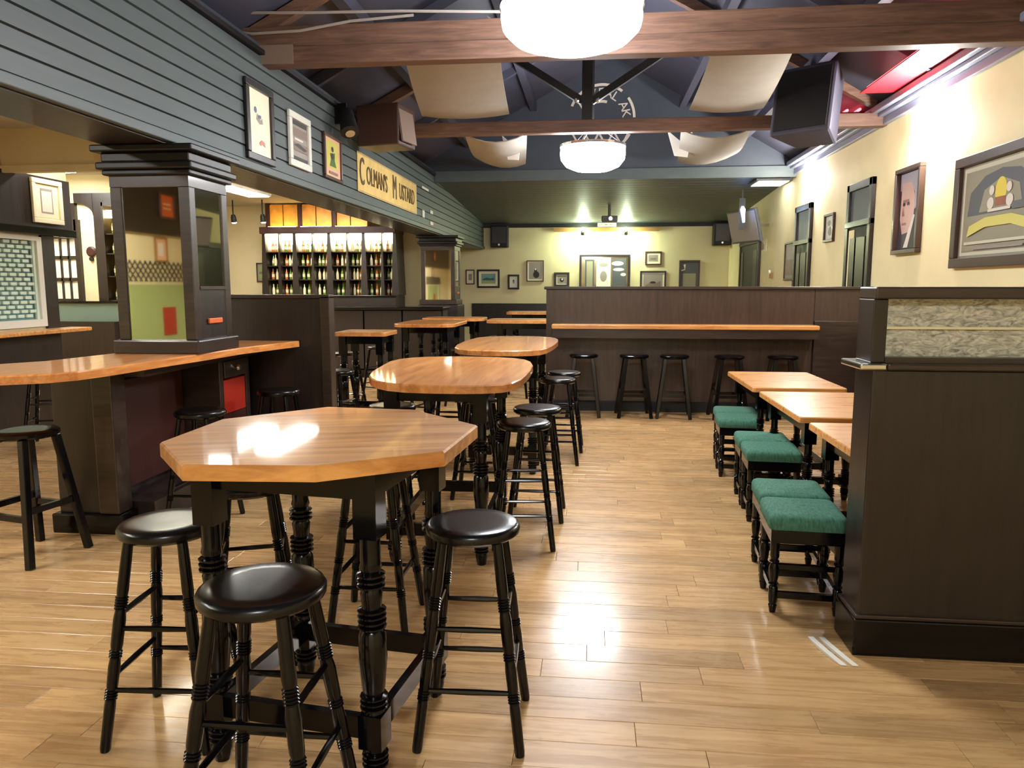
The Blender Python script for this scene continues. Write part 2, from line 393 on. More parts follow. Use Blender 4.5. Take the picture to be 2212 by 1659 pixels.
# ------------------------------------------------------------------ pictures and signs
AX = {'back': ((1,0,0), (0,-1,0)), 'soffit': ((0,1,0), (1,0,0)), 'right': ((0,-1,0), (-1,0,0)), 'left': ((0,1,0), (1,0,0))}
def picture(name, label, cat, face, c, w_, h_, fw, fmat, base, art, depth=.03, mount=0., group=None, glass=False):
    U, N = [Vector(a) for a in AX[face]]; V = Vector((0,0,1))
    t = thing(name, label, cat, c, 0, group)
    def P(u, v, n): return U*u+V*v+N*n
    def slab(mb, u0, u1, v0, v1, n0, n1):
        vs = [P(u0,v0,n0),P(u1,v0,n0),P(u1,v1,n0),P(u0,v1,n0),P(u0,v0,n1),P(u1,v0,n1),P(u1,v1,n1),P(u0,v1,n1)]
        mb.add(vs, [(0,3,2,1),(4,5,6,7),(0,1,5,4),(1,2,6,5),(2,3,7,6),(3,0,4,7)])
    a, b = w_/2, h_/2
    if fw:
        mb = MB(); g = .002
        slab(mb, -a, a, b-fw, b, g, depth); slab(mb, -a, a, -b, -b+fw, g, depth); slab(mb, -a, -a+fw, -b+fw, b-fw, g, depth); slab(mb, a-fw, a, -b+fw, b-fw, g, depth)
        mb.build('frame', fmat, t, bevel=min(.006, fw*.2))
    mats = [base]; mb = MB(); ia, ib = a-fw, b-fw; nz = .010
    slab(mb, -ia, ia, -ib, ib, .003, nz)
    if mount:
        m2 = MB(); slab(m2, -ia, ia, -ib, ib, .003, nz); m2.build('mount', 'paper', t); mb = MB(); slab(mb, -ia+mount, ia-mount, -ib+mount, ib-mount, nz-.002, nz+.001); ia -= mount; ib -= mount; nz += .001
    for k, (mn, kind, *q) in enumerate(art):
        if mn not in mats: mats.append(mn)
        mb.cur = mats.index(mn); nn = nz+.0012*(k+1)
        if kind == 'r': pts = [(q[0],q[1]),(q[2],q[1]),(q[2],q[3]),(q[0],q[3])]
        elif kind == 'e': pts = [(q[0]+q[2]*math.cos(i*math.pi/10), q[1]+q[3]*math.sin(i*math.pi/10)) for i in range(20)]
        else: pts = q[0]
        mb.add([P(max(-1, min(1, u))*ia, max(-1, min(1, v))*ib, nn) for u, v in pts], [tuple(range(len(pts)))])
    mb.build('print', mats, t)
    if glass:
        g_ = MB(); slab(g_, -a+fw, a-fw, -b+fw, b-fw, depth-.010, depth-.007); g_.build('pane', 'glass_clear', t)
    return t
# on the blue boarded soffit
picture('framed_print', 'cream print with a small blue sketch in a dark frame on the blue boards', 'picture', 'soffit', (XS, 5.91, 2.775), .50, .60, .055, 'frame_black', 'paper',
        [('ink_blue','e',-.35,.38,.13,.10),('ink_grey','p',[(-.2,.3),(.1,.12),(.25,.2),(.3,.02),(0,-.02),(-.3,.1)]),('ink_red','p',[(-.1,-.62),(.1,-.5),(.4,-.55),(.45,-.7),(.2,-.62),(0,-.7)]),('ink_blue','r',-.1,.16,.12,.26)])
picture('framed_print', 'grey photograph in a wide white frame on the blue boards', 'picture', 'soffit', (XS, 6.73, 2.785), .50, .47, .06, 'frame_white', 'ink_grey',
        [('ink_black','r',-.95,.75,.95,.98),('ink_brown','r',-.9,.2,.9,.62),('pale','r',-.6,.02,.4,.12),('ink_brown','r',-.95,-.5,.95,-.1),('ink_black','p',[(-.8,-.25),(.5,-.42),(.9,-.3),(-.2,-.12)]),('ink_black','r',-.9,-.95,.9,-.8)])
picture('framed_print', 'yellow poster with a dark figure in a thin brown frame on the blue boards', 'picture', 'soffit', (XS, 7.60, 2.785), .52, .44, .03, 'frame_brown', 'peach',
        [('paper_y','r',-.75,-.55,.75,.85),('ink_black','e',0,.45,.16,.14),('green_ink','p',[(-.35,.2),(.3,.3),(.25,-.1),(.45,-.45),(-.4,-.45),(-.2,-.1)]),('ink_black','e',-.05,.08,.2,.17),('ink_brown','r',-.5,-.85,.6,-.72)])
sg = picture('advert_sign', 'long yellow tin sign lettered with dark capitals on the blue boards', 'sign', 'soffit', (XS, 9.86, 2.785), 2.86, .44, 0, 'sign_cream', 'sign_cream',
        [('ink_brown','r',-.985,.93,.985,.96),('ink_brown','r',-.985,-.96,.985,-.93)], depth=.02)
base = Matrix(((0,0,1,0),(1,0,0,0),(0,1,0,0),(0,0,0,1)))
def sgn_text(txt, u, v, size, xs=1.): text_mesh(txt, size, 'lettering', 'sign_ink', sg, Matrix.Translation((.016, u, v)) @ base @ Matrix.Diagonal((xs, 1, 1, 1)), .002)
sgn_text('C', -1.28, .0, .44, .62); sgn_text("OLMAN'S", -.66, -.01, .30, .72); sgn_text('M', .15, .0, .44, .62); sgn_text('USTARD', .83, -.01, .30, .78)
# little white notices further along the soffit
nt_ = [(11.75, 2.62, .16, .12), (12.35, 2.70, .22, .06), (12.35, 2.52, .24, .06), (11.9, 3.02, .5, .04)]
for k, (yy, zz, ww, hh) in enumerate(nt_):
    picture('notice', ['small square notice just past the yellow sign', 'upper of two thin notice strips on the soffit', 'lower of two thin notice strips on the soffit', 'narrow pale strip high on the far soffit boards'][k], 'notice', 'soffit', (XS, yy, zz), ww, hh, 0, 'paper', 'ink_grey', [('paper_w','r',-.9,-.8,.9,.8)], group='notices past the yellow sign')
# back wall
def B(xa, ya, xb, yb):     # centre and size from two corners (x, z)
    return ((xa+xb)/2, YB, (ya+yb)/2), abs(xb-xa), abs(yb-ya)
def back(label, rect, fw, fm, base_, art, mount=0., name='framed_print', cat='picture'):
    c, ww, hh = B(*rect); return picture(name, label, cat, 'back', c, ww, hh, fw, fm, base_, art, mount=mount)
back('small pale framed picture beside the far mirrored pillar', (-3.10, 1.90, -2.88, 1.54), .025, 'frame_brown', 'paper', [('ink_grey','r',-.5,-.5,.5,.5)])
back('teal landscape in a cream mount and dark frame on the far wall', (-2.82, 1.905, -2.26, 1.455), .045, 'frame_black', 'teal', [('teal_d','p',[(-.8,-.1),(-.3,.25),(.3,.05),(.8,.2),(.8,-.3),(-.8,-.3)]),('board_g','r',-1,-1,1,-.45)], .06)
back('small dark framed portrait print right of the teal landscape', (-2.06, 1.78, -1.78, 1.42), .045, 'frame_black', 'paper_w', [('ink_grey','e',0,.1,.4,.5),('ink_black','e',0,.3,.2,.2)], .03)
back('print of a dark seated figure in a thin frame, highest on the far wall left', (-1.60, 2.12, -1.18, 1.61), .022, 'frame_brown', 'ink_grey', [('ink_black','e',.15,-.45,.5,.42),('ink_black','e',.05,.0,.22,.3),('pale','e',.05,.2,.12,.12)], .035)
back('small thick-framed print just left of the wide mirror', (-.93, 1.83, -.56, 1.48), .055, 'frame_black', 'ink_grey', [('ink_black','e',0,-.1,.45,.5),('pale','e',.1,.1,.2,.25)], .02)
back('wide black-framed advertising mirror with three panels on the far wall', (-.32, 2.25, .89, 1.30), .05, 'frame_black', 'mirror_old',
     [('mir_dark','r',-.85,-.9,-.45,.85),('mir_grey','r',-.78,-.8,-.52,.75),('paper_w','r',-.36,-.95,.26,.95),('ink_grey','e',-.05,.55,.2,.12),('ink_grey','e',-.05,-.1,.15,.3),('mir_dark','r',.33,-.9,.92,.9),('paper_w','e',.55,.62,.26,.12),('paper_w','e',.6,.28,.24,.09),('paper_w','e',.8,.0,.12,.09)], name='wall_mirror', cat='mirror')
back('small framed print high, right of the wide mirror', (1.24, 2.32, 1.625, 2.0), .03, 'frame_brown', 'ink_grey', [('ink_brown','r',-.6,-.5,.6,.1)], .05)
back('framed landscape print under the small high print', (1.13, 1.86, 1.745, 1.35), .04, 'frame_black', 'ink_grey', [('ink_brown','p',[(-.8,-.5),(-.2,.0),(.3,-.2),(.8,.1),(.8,-.8),(-.8,-.8)]),('ink_black','e',.0,-.1,.3,.15)], .04)
back('dark glazed picture with a painted-on reflection, rightmost on the far wall', (2.045, 2.11, 2.53, 1.35), .04, 'frame_brown', 'mir_dark', [('mir_grey','r',-.75,-.95,.75,.2),('paper_w','p',[(-.9,.35),(-.5,.45),(-.45,.85),(-.7,.8),(-.55,.5),(-.95,.45)])])  # pale polygon is a reflection drawn into the print
# right wall
picture('framed_portrait', 'tall portrait of a grey-haired man in a dark frame on the cream wall', 'picture', 'right', (XR, 8.16, 2.262), .62, .87, .045, 'frame_brown', 'suit',
        [('hair','r',-.98,.55,.98,.98),('skin','p',[(-.8,.75),(.15,.72),(.45,.3),(.4,-.2),(.1,-.6),(-.55,-.65),(-.85,-.2)]),('hair','p',[(.0,.78),(.4,.95),(.85,.6),(.75,.1),(.45,.0),(.4,.45)]),('skin_d','r',-.62,.22,-.05,.30),('skin_d','p',[(-.6,.1),(-.42,-.12),(-.66,-.12)]),('skin_d','r',-.62,-.36,-.2,-.30),('dark_ink','e',-.5,.18,.1,.045),('dark_ink','e',-.1,.18,.1,.045),
         ('dark_ink','p',[(-.9,-.62),(.2,-.55),(.6,-.1),(.98,-.3),(.98,-.98),(-.98,-.98)]),('pale','p',[(-.3,-.95),(.1,-.95),(.62,-.15),(.45,-.12)])], depth=.06)
picture('wall_mirror', 'large dark-framed advertising mirror with a yellow emblem on the cream wall', 'mirror', 'right', (XR, 6.42, 2.125), 1.46, .94, .085, 'frame_brown', 'mir_grey',
        [('mir_pale','r',-.96,-.95,.96,.95),('mir_grey','r',-.9,-.88,.9,.86),('mir_dark','p',[(-.8,-.1),(-.75,.4),(-.4,.7),(0,.78),(.4,.7),(.75,.4),(.8,-.1)]),('mir_grey','p',[(-.5,-.05),(-.4,.4),(0,.6),(.4,.4),(.5,-.05)]),
         ('emblem_y','e',0,.32,.13,.28),('emblem_r','r',-.12,.02,.12,.2),('pale','e',-.22,.1,.08,.12),('pale','e',.22,.1,.08,.12),('pale','e',-.2,.36,.06,.1),('pale','e',.2,.36,.06,.1),('pale','r',-.26,-.08,.26,-.02),
         ('mir_dark','r',.3,-.1,.85,.05),('banner_y','p',[(-.75,-.55),(-.3,-.38),(.3,-.38),(.75,-.55),(.7,-.32),(.3,-.18),(-.3,-.18),(-.7,-.32)]),('mir_pale','r',-.8,-.72,.8,-.66),('ink_grey','r',-.6,-.84,.6,-.78)], depth=.05)
picture('framed_print', 'small framed print between the two doors on the cream wall', 'picture', 'right', (XR, 10.76, 2.285), .42, .38, .035, 'frame_brown', 'paper_w', [('ink_grey','e',-.2,.4,.4,.25),('ink_grey','e',.1,-.3,.5,.4)], depth=.04)
picture('framed_print', 'dim grey picture low beside the farther door on the cream wall', 'picture', 'right', (XR, 12.80, 1.90), .60, .62, .03, 'frame_brown', 'ink_grey', [('ink_brown','r',-.8,-.8,.8,.1)], depth=.03)
picture('notice', 'cream and red notice at the top of the far right wall', 'notice', 'right', (XR, 14.72, 2.25), .42, .22, 0, 'paper', 'paper', [('red_paint','r',-.9,-.7,-.3,.7),('red_brown','r',-.2,-.6,.1,.3)])
# left wall and behind the camera, seen in the mirrored pillar
picture('framed_print', 'yellowed certificate in a cream frame over the grille window', 'picture', 'left', (XL+.03, 7.43, 2.37), .44, .45, .05, 'paper', 'paper_y', [('paper','r',-.95,-.95,.95,.95),('ink_grey','r',-.55,-.7,.5,.75),('pale','r',-.45,-.6,.4,.6)])
picture('orange_sign', 'orange sign on the dark board, seen in the pillar mirror', 'sign', 'left', (XL+.05, -.34, 2.55), .36, .34, .03, 'frame_brown', 'orange_paint', [('peach','r',-.6,.1,.6,.25),('peach','r',-.6,-.3,.6,-.15)])
picture('framed_print', 'small tan picture on the side wall, seen in the pillar mirror', 'picture', 'left', (XL, -.22, 1.98), .28, .32, .02, 'frame_gold', 'peach', [('pale','r',-.5,-.6,.5,.6)])
brd = thing('notice_board', 'olive green wall board with a red notice, seen in the pillar mirror', 'board', (XL, -.45, 0))
MB().box(XL+.002, XL+.05, -1.3, .55, .35, 1.52).build('board', 'board_g', brd, world=True)
MB().box(XL+.05, XL+.06, -.42, -.12, .85, 1.22).build('red_notice', 'red_paint', brd, world=True)
MB().box(XL+.002, XL+.06, -1.0, -.9, .3, 1.54).build('post', 'paper', brd, world=True)
lat = thing('lattice_panel', 'dark diagonal lattice strip above the olive board, seen in the pillar mirror', 'lattice', (XL, -.4, 1.55))
for i in range(22):
    for sg_ in (1, -1):
        y0 = -1.5+i*.11
        MB().bar((XL+.012+.006*sg_, y0-sg_*.13, 1.56), (XL+.012+.006*sg_, y0+sg_*.13, 1.82), .008, .014).build('slat', 'dark_panel', lat, world=True)
# fire alarm disc on the cream recess
al = thing('alarm_disc', 'small red alarm disc on the cream recess left of the pillar', 'alarm', (-6.86, 9.8, 1.97))
MB().turn((0, 0, 0), (0, -.03, 0), [(0, .07), (.7, .07), (1, .05)], 14).build('disc', 'red_brown', al)
MB().cyl((0, -.03, -.1), (0, -.005, -.1), .03, 8).build('button', 'black_matt', al)

# ------------------------------------------------------------------ trusses, lamps and things under the roof
def truss(y, name, label, double=True):
    t = thing(name, label, 'beam', (0, y, 3.25))
    x0, x1 = XS-.40, XR-.0
    MB().box(x0, x1, y-.07, y+.07, 3.25, 3.39).build('tie_beam', 'beam_brown', t, world=True, bevel=.008)
    if double: MB().box(x0, x1, y-.055, y+.055, 3.392, 3.55).build('tie_beam', 'beam_brown', t, world=True, bevel=.008)
    MB().box(-.09-.06, -.09+.06, y-.06, y+.06, 3.55 if double else 3.391, RIDGE-.15).build('king_post', 'black_matt', t, world=True)
    for s in (-1, 1):
        MB().bar((-.09+s*.05, y-.01, 3.60), (-.09+s*1.35, y-.01, 4.42), .07, .08).build('strut', 'black_matt', t, world=True)
        MB().turn((-.09+s*.12, y-.075, 3.60), (-.09+s*.12, y-.062, 3.60), [(0, .012), (1, .028)], 8).build('bolt', 'chrome', t, world=True)
    MB().bar((x1-.12, y, 3.50), (XRG, y, RIDGE-.12), .09, .10).build('principal_rafter', 'beam_brown', t, world=True)
    MB().bar((x0+.3, y, 3.50), (XRG, y, RIDGE-.12), .09, .10).build('principal_rafter', 'beam_brown', t, world=True)
    return t
tr1 = truss(6.1, 'roof_truss', 'brown timber roof truss crossing the room nearest the viewer')
MB().box(XS-.10, XS+.26, 6.02, 6.028, 3.255, 3.40).build('painted_end', 'ink_brown', tr1, world=True)
truss(9.0, 'roof_truss', 'brown timber roof truss with black struts above the middle of the room', False)
def pendant(x, y, z, label, rad=.46, hh=.27):
    t = thing('pendant_lamp', label, 'lamp', (x, y, z))
    prof = [(0, .10), (.05, rad*.55), (.2, rad*.82), (.45, rad*.97), (.7, rad), (1, rad*.98)]
    MB().turn((0, 0, -hh/2), (0, 0, hh/2), prof, 28).build('bowl', 'lamp_white', t, smooth=True)
    rm = MB().turn((0, 0, hh/2-.02), (0, 0, hh/2+.012), [(0, rad*.995), (0, rad*1.02), (1, rad*1.02), (1, rad*.995), (0, rad*.995)], 28); rm.f = rm.f[:-2]; rm.mi = rm.mi[:-2]
    rm.build('rim', 'chrome', t)
    for k in range(3): MB().cyl((rad*.98*math.cos(R(120*k)), rad*.98*math.sin(R(120*k)), hh/2), (0, 0, hh/2+.28), .005, 6).build('chain', 'black_matt', t)
    top = EAVE+sl*(1-abs(x-XRG)/3.0)-.05-z
    MB().cyl((0, 0, hh/2+.27), (0, 0, top), .012, 8).build('rod', 'black_matt', t)
    return t
pendant(-.16, 5.15, 3.17, 'big glowing white bowl lamp hanging in front of the nearest truss')
pendant(-.1, -1.3, 3.17, 'added unseen bowl lamp hanging over the near end of the room')  # added lamp behind the camera, lifts the near floor and partition glass
pendant(-.02, 9.55, 3.05, 'glowing white bowl lamp hanging beyond the second truss', .40, .30)
def wall_lamp(y, z, label):
    t = thing('wall_lamp', label, 'lamp', (XR, y, z))
    MB().box(-.03, -.001, -.10, .10, -.05, .05).build('back_plate', 'chrome', t)
    mb = MB(); n = 12; pr = []
    for i in range(n+1):
        a = math.pi*i/n; pr.append((-.03-.11*math.sin(a), -.20*math.cos(a)))
    vs = [(x, y_, -.07) for x, y_ in pr]+[(x, y_, .07) for x, y_ in pr]; k = n+1
    mb.add(vs, [tuple(range(k))[::-1], tuple(range(k, 2*k))]+[(i, i+1, i+1+k, i+k) for i in range(n)]+[(n, 0, k, n+k)])
    mb.build('shade', 'wall_lamp_white', t, smooth=True)
    return t
wall_lamp(7.75, 3.02, 'dazzling white wall lamp under the cornice above the portrait')
wall_lamp(11.75, 3.08, 'dazzling white wall lamp under the far end of the cornice')
# grey swags slung along the roof between the trusses
def swag(label, a0, a1, b0, b1, sag):
    t = thing('roof_swag', label, 'banner', (a0[0], a0[1], a0[2]), 0, 'grey cloth swags under the roof')
    mb = MB(); n, m_ = 10, 6; a0, a1, b0, b1 = [Vector(q) for q in (a0, a1, b0, b1)]
    for lay in (0, .012):
        for i in range(n+1):
            for j in range(m_+1):
                u, v = i/n, j/m_; p = (a0*(1-v)+a1*v)*(1-u)+(b0*(1-v)+b1*v)*u
                mb.v.append((p.x, p.y, p.z-sag*4*v*(1-v)+lay-.06*math.sin(math.pi*u)))
    K = (n+1)*(m_+1)
    for i in range(n):
        for j in range(m_):
            q = i*(m_+1)+j; f = (q, q+1, q+m_+2, q+m_+1); mb.f.append(f); mb.f.append(tuple(K+x for x in f[::-1])); mb.mi += [0, 0]
    for i in range(n):
        for j in (0, m_):
            q = i*(m_+1)+j; mb.f.append((q, q+m_+1, K+q+m_+1, K+q)); mb.mi.append(0)
    for j in range(m_):
        for i in (0, n):
            q = i*(m_+1)+j; mb.f.append((q, q+1, K+q+1, K+q)); mb.mi.append(0)
    mb.build('cloth', 'swag_grey', t, smooth=True, world=True)
    return t
def tail(t, c, w_, h_, tilt):
    """a stiff swallow-tailed pennant end"""
    m = Matrix.Rotation(tilt, 3, 'Z'); c = Vector(c)
    pts = [(-w_/2, h_/2), (0, h_*.12), (w_/2, h_/2), (w_*.32, -h_/2), (-w_*.2, -h_*.45)]
    mb = MB(); n = len(pts)
    vs = [c+m@Vector((x, 0, z)) for x, z in pts]+[c+m@Vector((x, .012, z)) for x, z in pts]
    mb.add(vs, [tuple(range(n))[::-1], tuple(range(n, 2*n))]+[(k, (k+1) % n, (k+1) % n+n, k+n) for k in range(n)])
    mb.build('swallow_tail', 'swag_tail', t, world=True)
s = swag('grey cloth swag slung right of the near pendant lamp between the trusses', (.98, 6.25, 3.58), (1.62, 6.25, 3.58), (1.05, 8.9, 3.46), (1.86, 8.9, 3.46), .04); tail(s, (1.02, 7.6, 3.88), .34, .34, R(10))
s = swag('grey cloth swag slung left of the near pendant lamp between the trusses', (-1.60, 6.25, 3.58), (-.80, 6.25, 3.58), (-2.0, 8.9, 3.46), (-.98, 8.9, 3.46), .04); tail(s, (-.86, 7.3, 3.86), .34, .32, R(-20))
s = swag('grey cloth swag beyond the second truss, right of the ring sign', (1.0, 9.2, 3.30), (1.8, 9.2, 3.30), (1.3, 12.4, 3.45), (2.2, 12.4, 3.55), .10); tail(s, (1.12, 10.4, 3.36), .34, .34, R(10))
s = swag('grey cloth swag beyond the second truss, left of the ring sign', (-1.55, 9.2, 3.30), (-.80, 9.2, 3.30), (-1.9, 12.4, 3.55), (-1.1, 12.4, 3.45), .10); tail(s, (-1.1, 10.3, 3.34), .3, .34, R(-20))
# ring emblem on the gable
rg = thing('ring_sign', 'round white-lined ring emblem with letters on the gable wall', 'sign', (.11, LIPY-.0, 4.20))
def arc_band(r0, r1, a0, a1, name, yy=-.02):
    mb = MB(); n = 14
    for k in range(n+1):
        a = R(a0+(a1-a0)*k/n)
        for r in (r0, r1):
            for q in (yy, -.002): mb.v.append((r*math.cos(a), q, r*math.sin(a)))
    for k in range(n):
        b = k*4
        for f in [(b, b+2, b+6, b+4), (b+1, b+5, b+7, b+3), (b, b+4, b+5, b+1), (b+2, b+3, b+7, b+6)]: mb.f.append(f); mb.mi.append(0)
    for b in (0, n*4): mb.f.append((b, b+1, b+3, b+2)); mb.mi.append(0)
    mb.build(name, 'pale', rg)
arc_band(0, .53, 0, 359.9, 'disc', -.008)
rg.children[-1].data.materials[0] = MATS['blue_dark']
arc_band(.50, .54, 52, 108, 'ring_arc'); arc_band(.50, .54, 125, 158, 'ring_arc'); arc_band(.50, .54, 0, 36, 'ring_arc'); arc_band(.50, .54, 285, 330, 'ring_arc'); arc_band(.24, .28, 72, 108, 'ring_arc')
xz = Matrix(((1,0,0,0),(0,0,-1,0),(0,1,0,0),(0,0,0,1)))
for ch, a in (('A', 146), ('Z', 110), ('E', 92), ('A', 74), ('L', 57), ('A', 28), ('K', 10)):
    text_mesh(ch, .20, 'letter', 'pale', rg, Matrix.Translation((.39*math.cos(R(a)), -.016, .39*math.sin(R(a)))) @ Matrix.Rotation(-R(90-a)*-1 if False else R(a-90)*-1, 4, 'Y') @ xz, .004)
mb = MB()
mb.bar((-.50, -.02, -.22), (.30, -.02, -.20), .01, .035)
for x in (-.48, -.28, -.05, .2): mb.bar((x, -.02, -.22), (x+.14, -.02, -.46), .01, .03); mb.bar((x+.24, -.02, -.22), (x+.12, -.02, -.46), .01, .03)
mb.build('zigzag', 'pale', rg)
# red tubes above the cornice
def red_tubes(y0, y1, label):
    t = thing('red_tube_light', label, 'light', (2.9, y0, 3.50))
    MB().box(2.70, 3.10, y0, y1, 3.46, 3.472).build('tray', 'red_tray', t, world=True)
    for x, z in ((2.76, 3.50), (2.88, 3.50), (3.02, 3.51)):
        MB().cyl((x, y0+.05, z), (x, y1-.05, z), .016, 8).build('tube', 'red_tube', t, world=True)
red_tubes(6.35, 8.35, 'red glowing tubes above the cornice between the trusses')
red_tubes(9.25, 11.1, 'red glowing tubes above the cornice beyond the second truss')
# loudspeakers and spot
sp = thing('loudspeaker', 'dark box loudspeaker hung at the top of the blue soffit', 'loudspeaker', (-2.28, 8.35, 3.0))
mz = Matrix.Rotation(R(-12), 3, 'Z')
MB().obox((0, 0, .22), (.50, .42, .43), mz).build('cabinet', 'frame_brown', sp, bevel=.015)
MB().obox(mz@Vector((.262, -.02, .22)), (.02, .34, .36), mz@Matrix.Rotation(R(-8), 3, 'Y')).build('grille', 'ink_brown', sp)
MB().bar((-.37, .0, .25), (-.2, 0, .25), .05, .05).build('bracket', 'iron', sp)
st = thing('spotlight', 'black stage spotlight on the blue soffit beside the box loudspeaker', 'spotlight', (-2.62, 7.75, 3.2))
MB().turn((.08, 0, .08), (.16, -.12, -.16), [(0, .05), (.1, .075), (.7, .085), (1, .095)], 14).build('can', 'black_matt', st, smooth=True)
MB().turn((.158, -.117, -.155), (.166, -.127, -.175), [(0, .05), (1, .05)], 12).build('lens', 'chrome', st)
MB().bar((-.03, 0, .05), (.1, -.02, .05), .03, .2).build('bracket', 'iron', st)
sp2 = thing('loudspeaker', 'dark rounded loudspeaker hung from the right end of the second truss', 'loudspeaker', (2.30, 8.62, 3.0))
ms = Matrix.Rotation(R(-38), 3, 'Z') @ Matrix.Rotation(R(-10), 3, 'X')
cs = MB(); hw, hb, hd, hz = .33, .22, .24, .36
cs.add([Vector((0, 0, .40))+ms@Vector(p) for p in [(-hw,-hd,-hz),(hw,-hd,-hz),(hb,hd,-hz),(-hb,hd,-hz),(-hw,-hd,hz),(hw,-hd,hz),(hb,hd,hz),(-hb,hd,hz)]],
       [(0,3,2,1),(4,5,6,7),(0,1,5,4),(1,2,6,5),(2,3,7,6),(3,0,4,7)])
cs.build('cabinet', 'roof_dark', sp2, bevel=.03)
MB().obox(Vector((0, 0, .40))+ms@Vector((0, -hd-.006, 0)), (.56, .012, .62), ms).build('grille', 'black_matt', sp2)
MB().bar((0, .2, .5), (0, .4, .5), .08, .08).build('bracket', 'iron', sp2)
for x0, x1, z0, z1, lb in ((-2.44, -2.03, 2.42, 2.93, 'black loudspeaker on the far wall at the end of the soffit'), (2.78, 3.17, 2.44, 2.96, 'black loudspeaker on the far wall in the right corner')):
    t = thing('loudspeaker', lb, 'loudspeaker', ((x0+x1)/2, YB-.06, z0))
    MB().box(x0, x1, YB-.34, YB-.055, z0, z1).build('cabinet', 'black_matt', t, world=True, bevel=.02)
    MB().box(x0+.04, x1-.04, YB-.352, YB-.34, z0+.10, z1-.04).build('grille', 'dark_panel', t, world=True)
    MB().cyl(((x0+x1)/2, YB-.352, z0+.06), ((x0+x1)/2, YB-.36, z0+.06), .025, 8).build('badge', 'chrome', t, world=True)
    MB().box((x0+x1)/2-.05, (x0+x1)/2+.05, YB-.06, YB-.001, z0+.15, z0+.3).build('bracket', 'iron', t, world=True)
# cables over the near tie beam
for k, (lb, pts) in enumerate((('pale cable drooping along the near tie beam', [(-3.0, 5.98, 3.52), (-2.7, 5.96, 3.47), (-2.3, 5.96, 3.48), (-1.9, 5.97, 3.54), (-1.4, 5.98, 3.57)]),
                ('grey cable running above the near tie beam', [(-2.8, 5.93, 3.62), (-2.2, 5.93, 3.60), (-1.5, 5.94, 3.59), (-.6, 5.98, 3.565)]))):
    tag(MB().tube(pts, .011).build('cable', 'ink_grey'), lb, 'cable')
# batten with two green-white spots on the far wall
bt = thing('spot_batten', 'wooden batten with two bright spots over the far wall mirror', 'light', (.3, YB-.05, 2.82))
MB().box(-.95, 1.55, YB-.12, YB-.055, 2.80, 2.88).build('batten', 'frame_gold', bt, world=True)
for x in (-.24, .755):
    MB().bar((x, YB-.12, 2.82), (x, YB-.34, 2.76), .03, .03).build('arm', 'chrome', bt, world=True)
    MB().turn((x, YB-.36, 2.80), (x, YB-.31, 2.70), [(0, .03), (.3, .05), (1, .062)], 12).build('can', 'chrome', bt, world=True)
    MB().turn((x, YB-.307, 2.695), (x, YB-.30, 2.68), [(0, .05), (1, .04)], 12).build('bulb', 'green_spot', bt, world=True)
    MB().turn((x, YB-.40, 2.83), (x, YB-.41, 2.85), [(0, .045), (1, .03)], 12).build('bulb', 'green_spot', bt, world=True)
pj = thing('projector', 'small projector hanging from the far low ceiling', 'projector', (.32, 15.6, 2.78))
MB().box(-.16, .16, -.16, .16, 0, .12).build('body', 'mir_dark', pj, bevel=.02)
MB().cyl((0, 0, .12), (0, 0, .36), .03, 8).build('mount', 'mir_dark', pj)
MB().turn((.02, -.16, .06), (.02, -.19, .06), [(0, .045), (1, .04)], 12).build('lens', 'chrome', pj)
ex = thing('wall_box', 'small white box under the far ceiling trim', 'box', (.32, YB-.05, 2.90))
MB().box(.10, .54, YB-.13, YB-.052, 2.90, 3.0-.01).build('case', 'paper_w', ex, world=True, bevel=.01)
for x in (.14, .26, .38): MB().box(x, x+.08, YB-.136, YB-.13, 2.925, 2.965).build('window', 'mir_grey', ex, world=True)
# television bracketed from the right wall, lit ceiling panel and blue sign
tv = thing('television', 'tilted grey television bracketed off the far right wall', 'television', (2.74, 14.3, 2.25))
mt = Matrix.Rotation(R(-68), 3, 'Z') @ Matrix.Rotation(R(14), 3, 'X')
MB().obox((0, 0, .33), (.92, .06, .60), mt).build('casing', 'mir_dark', tv, bevel=.015)
MB().obox(mt@Vector((0, -.034, 0))+Vector((0, 0, .33)), (.86, .006, .53), mt).build('screen', 'ink_grey', tv)
MB().obox(mt@Vector((0, .05, 0))+Vector((0, 0, .33)), (.5, .05, .34), mt).build('rear_cover', 'ink_grey', tv, bevel=.02)
MB().bar((.02, .04, .36), (.455, .12, .36), .05, .05).build('arm', 'chrome', tv)
pl = thing('ceiling_panel_light', 'white rectangular light panel under the fascia in the right corner', 'light', (2.95, 12.85, 3.2))
MB().box(2.62, 3.17, 12.82, 13.5, 3.19, 3.225).build('frame', 'black_matt', pl, world=True)
MB().box(2.66, 3.14, 12.86, 13.46, 3.182, 3.19).build('diffuser', 'panel_light', pl, world=True)
bs = thing('blue_sign', 'blue glowing sign on the edge beside the far television', 'sign', (2.62, 13.95, 2.62))
MB().box(-.05, .05, -.02, .03, -.12, .42).build('case', 'black_matt', bs)
MB().turn((0, -.03, .28), (.03, -.03, .0), [(0, .02), (.2, .045), (.6, .03), (1, .02)], 10).build('tube', 'blue_tube', bs)
MB().bar((0, 0, .42), (0, 0, .58), .02, .02).build('hanger', 'black_matt', bs)
tm = thing('thermostat', 'small brass thermostat on the far right wall', 'switch', (XR, 14.0, 1.72))
MB().box(-.04, -.001, -.05, .05, -.08, .02).build('box', 'frame_gold', tm); MB().turn((-.04, 0, .03), (-.07, 0, .03), [(0, .04), (1, .03)], 10).build('dial', 'paper_w', tm)

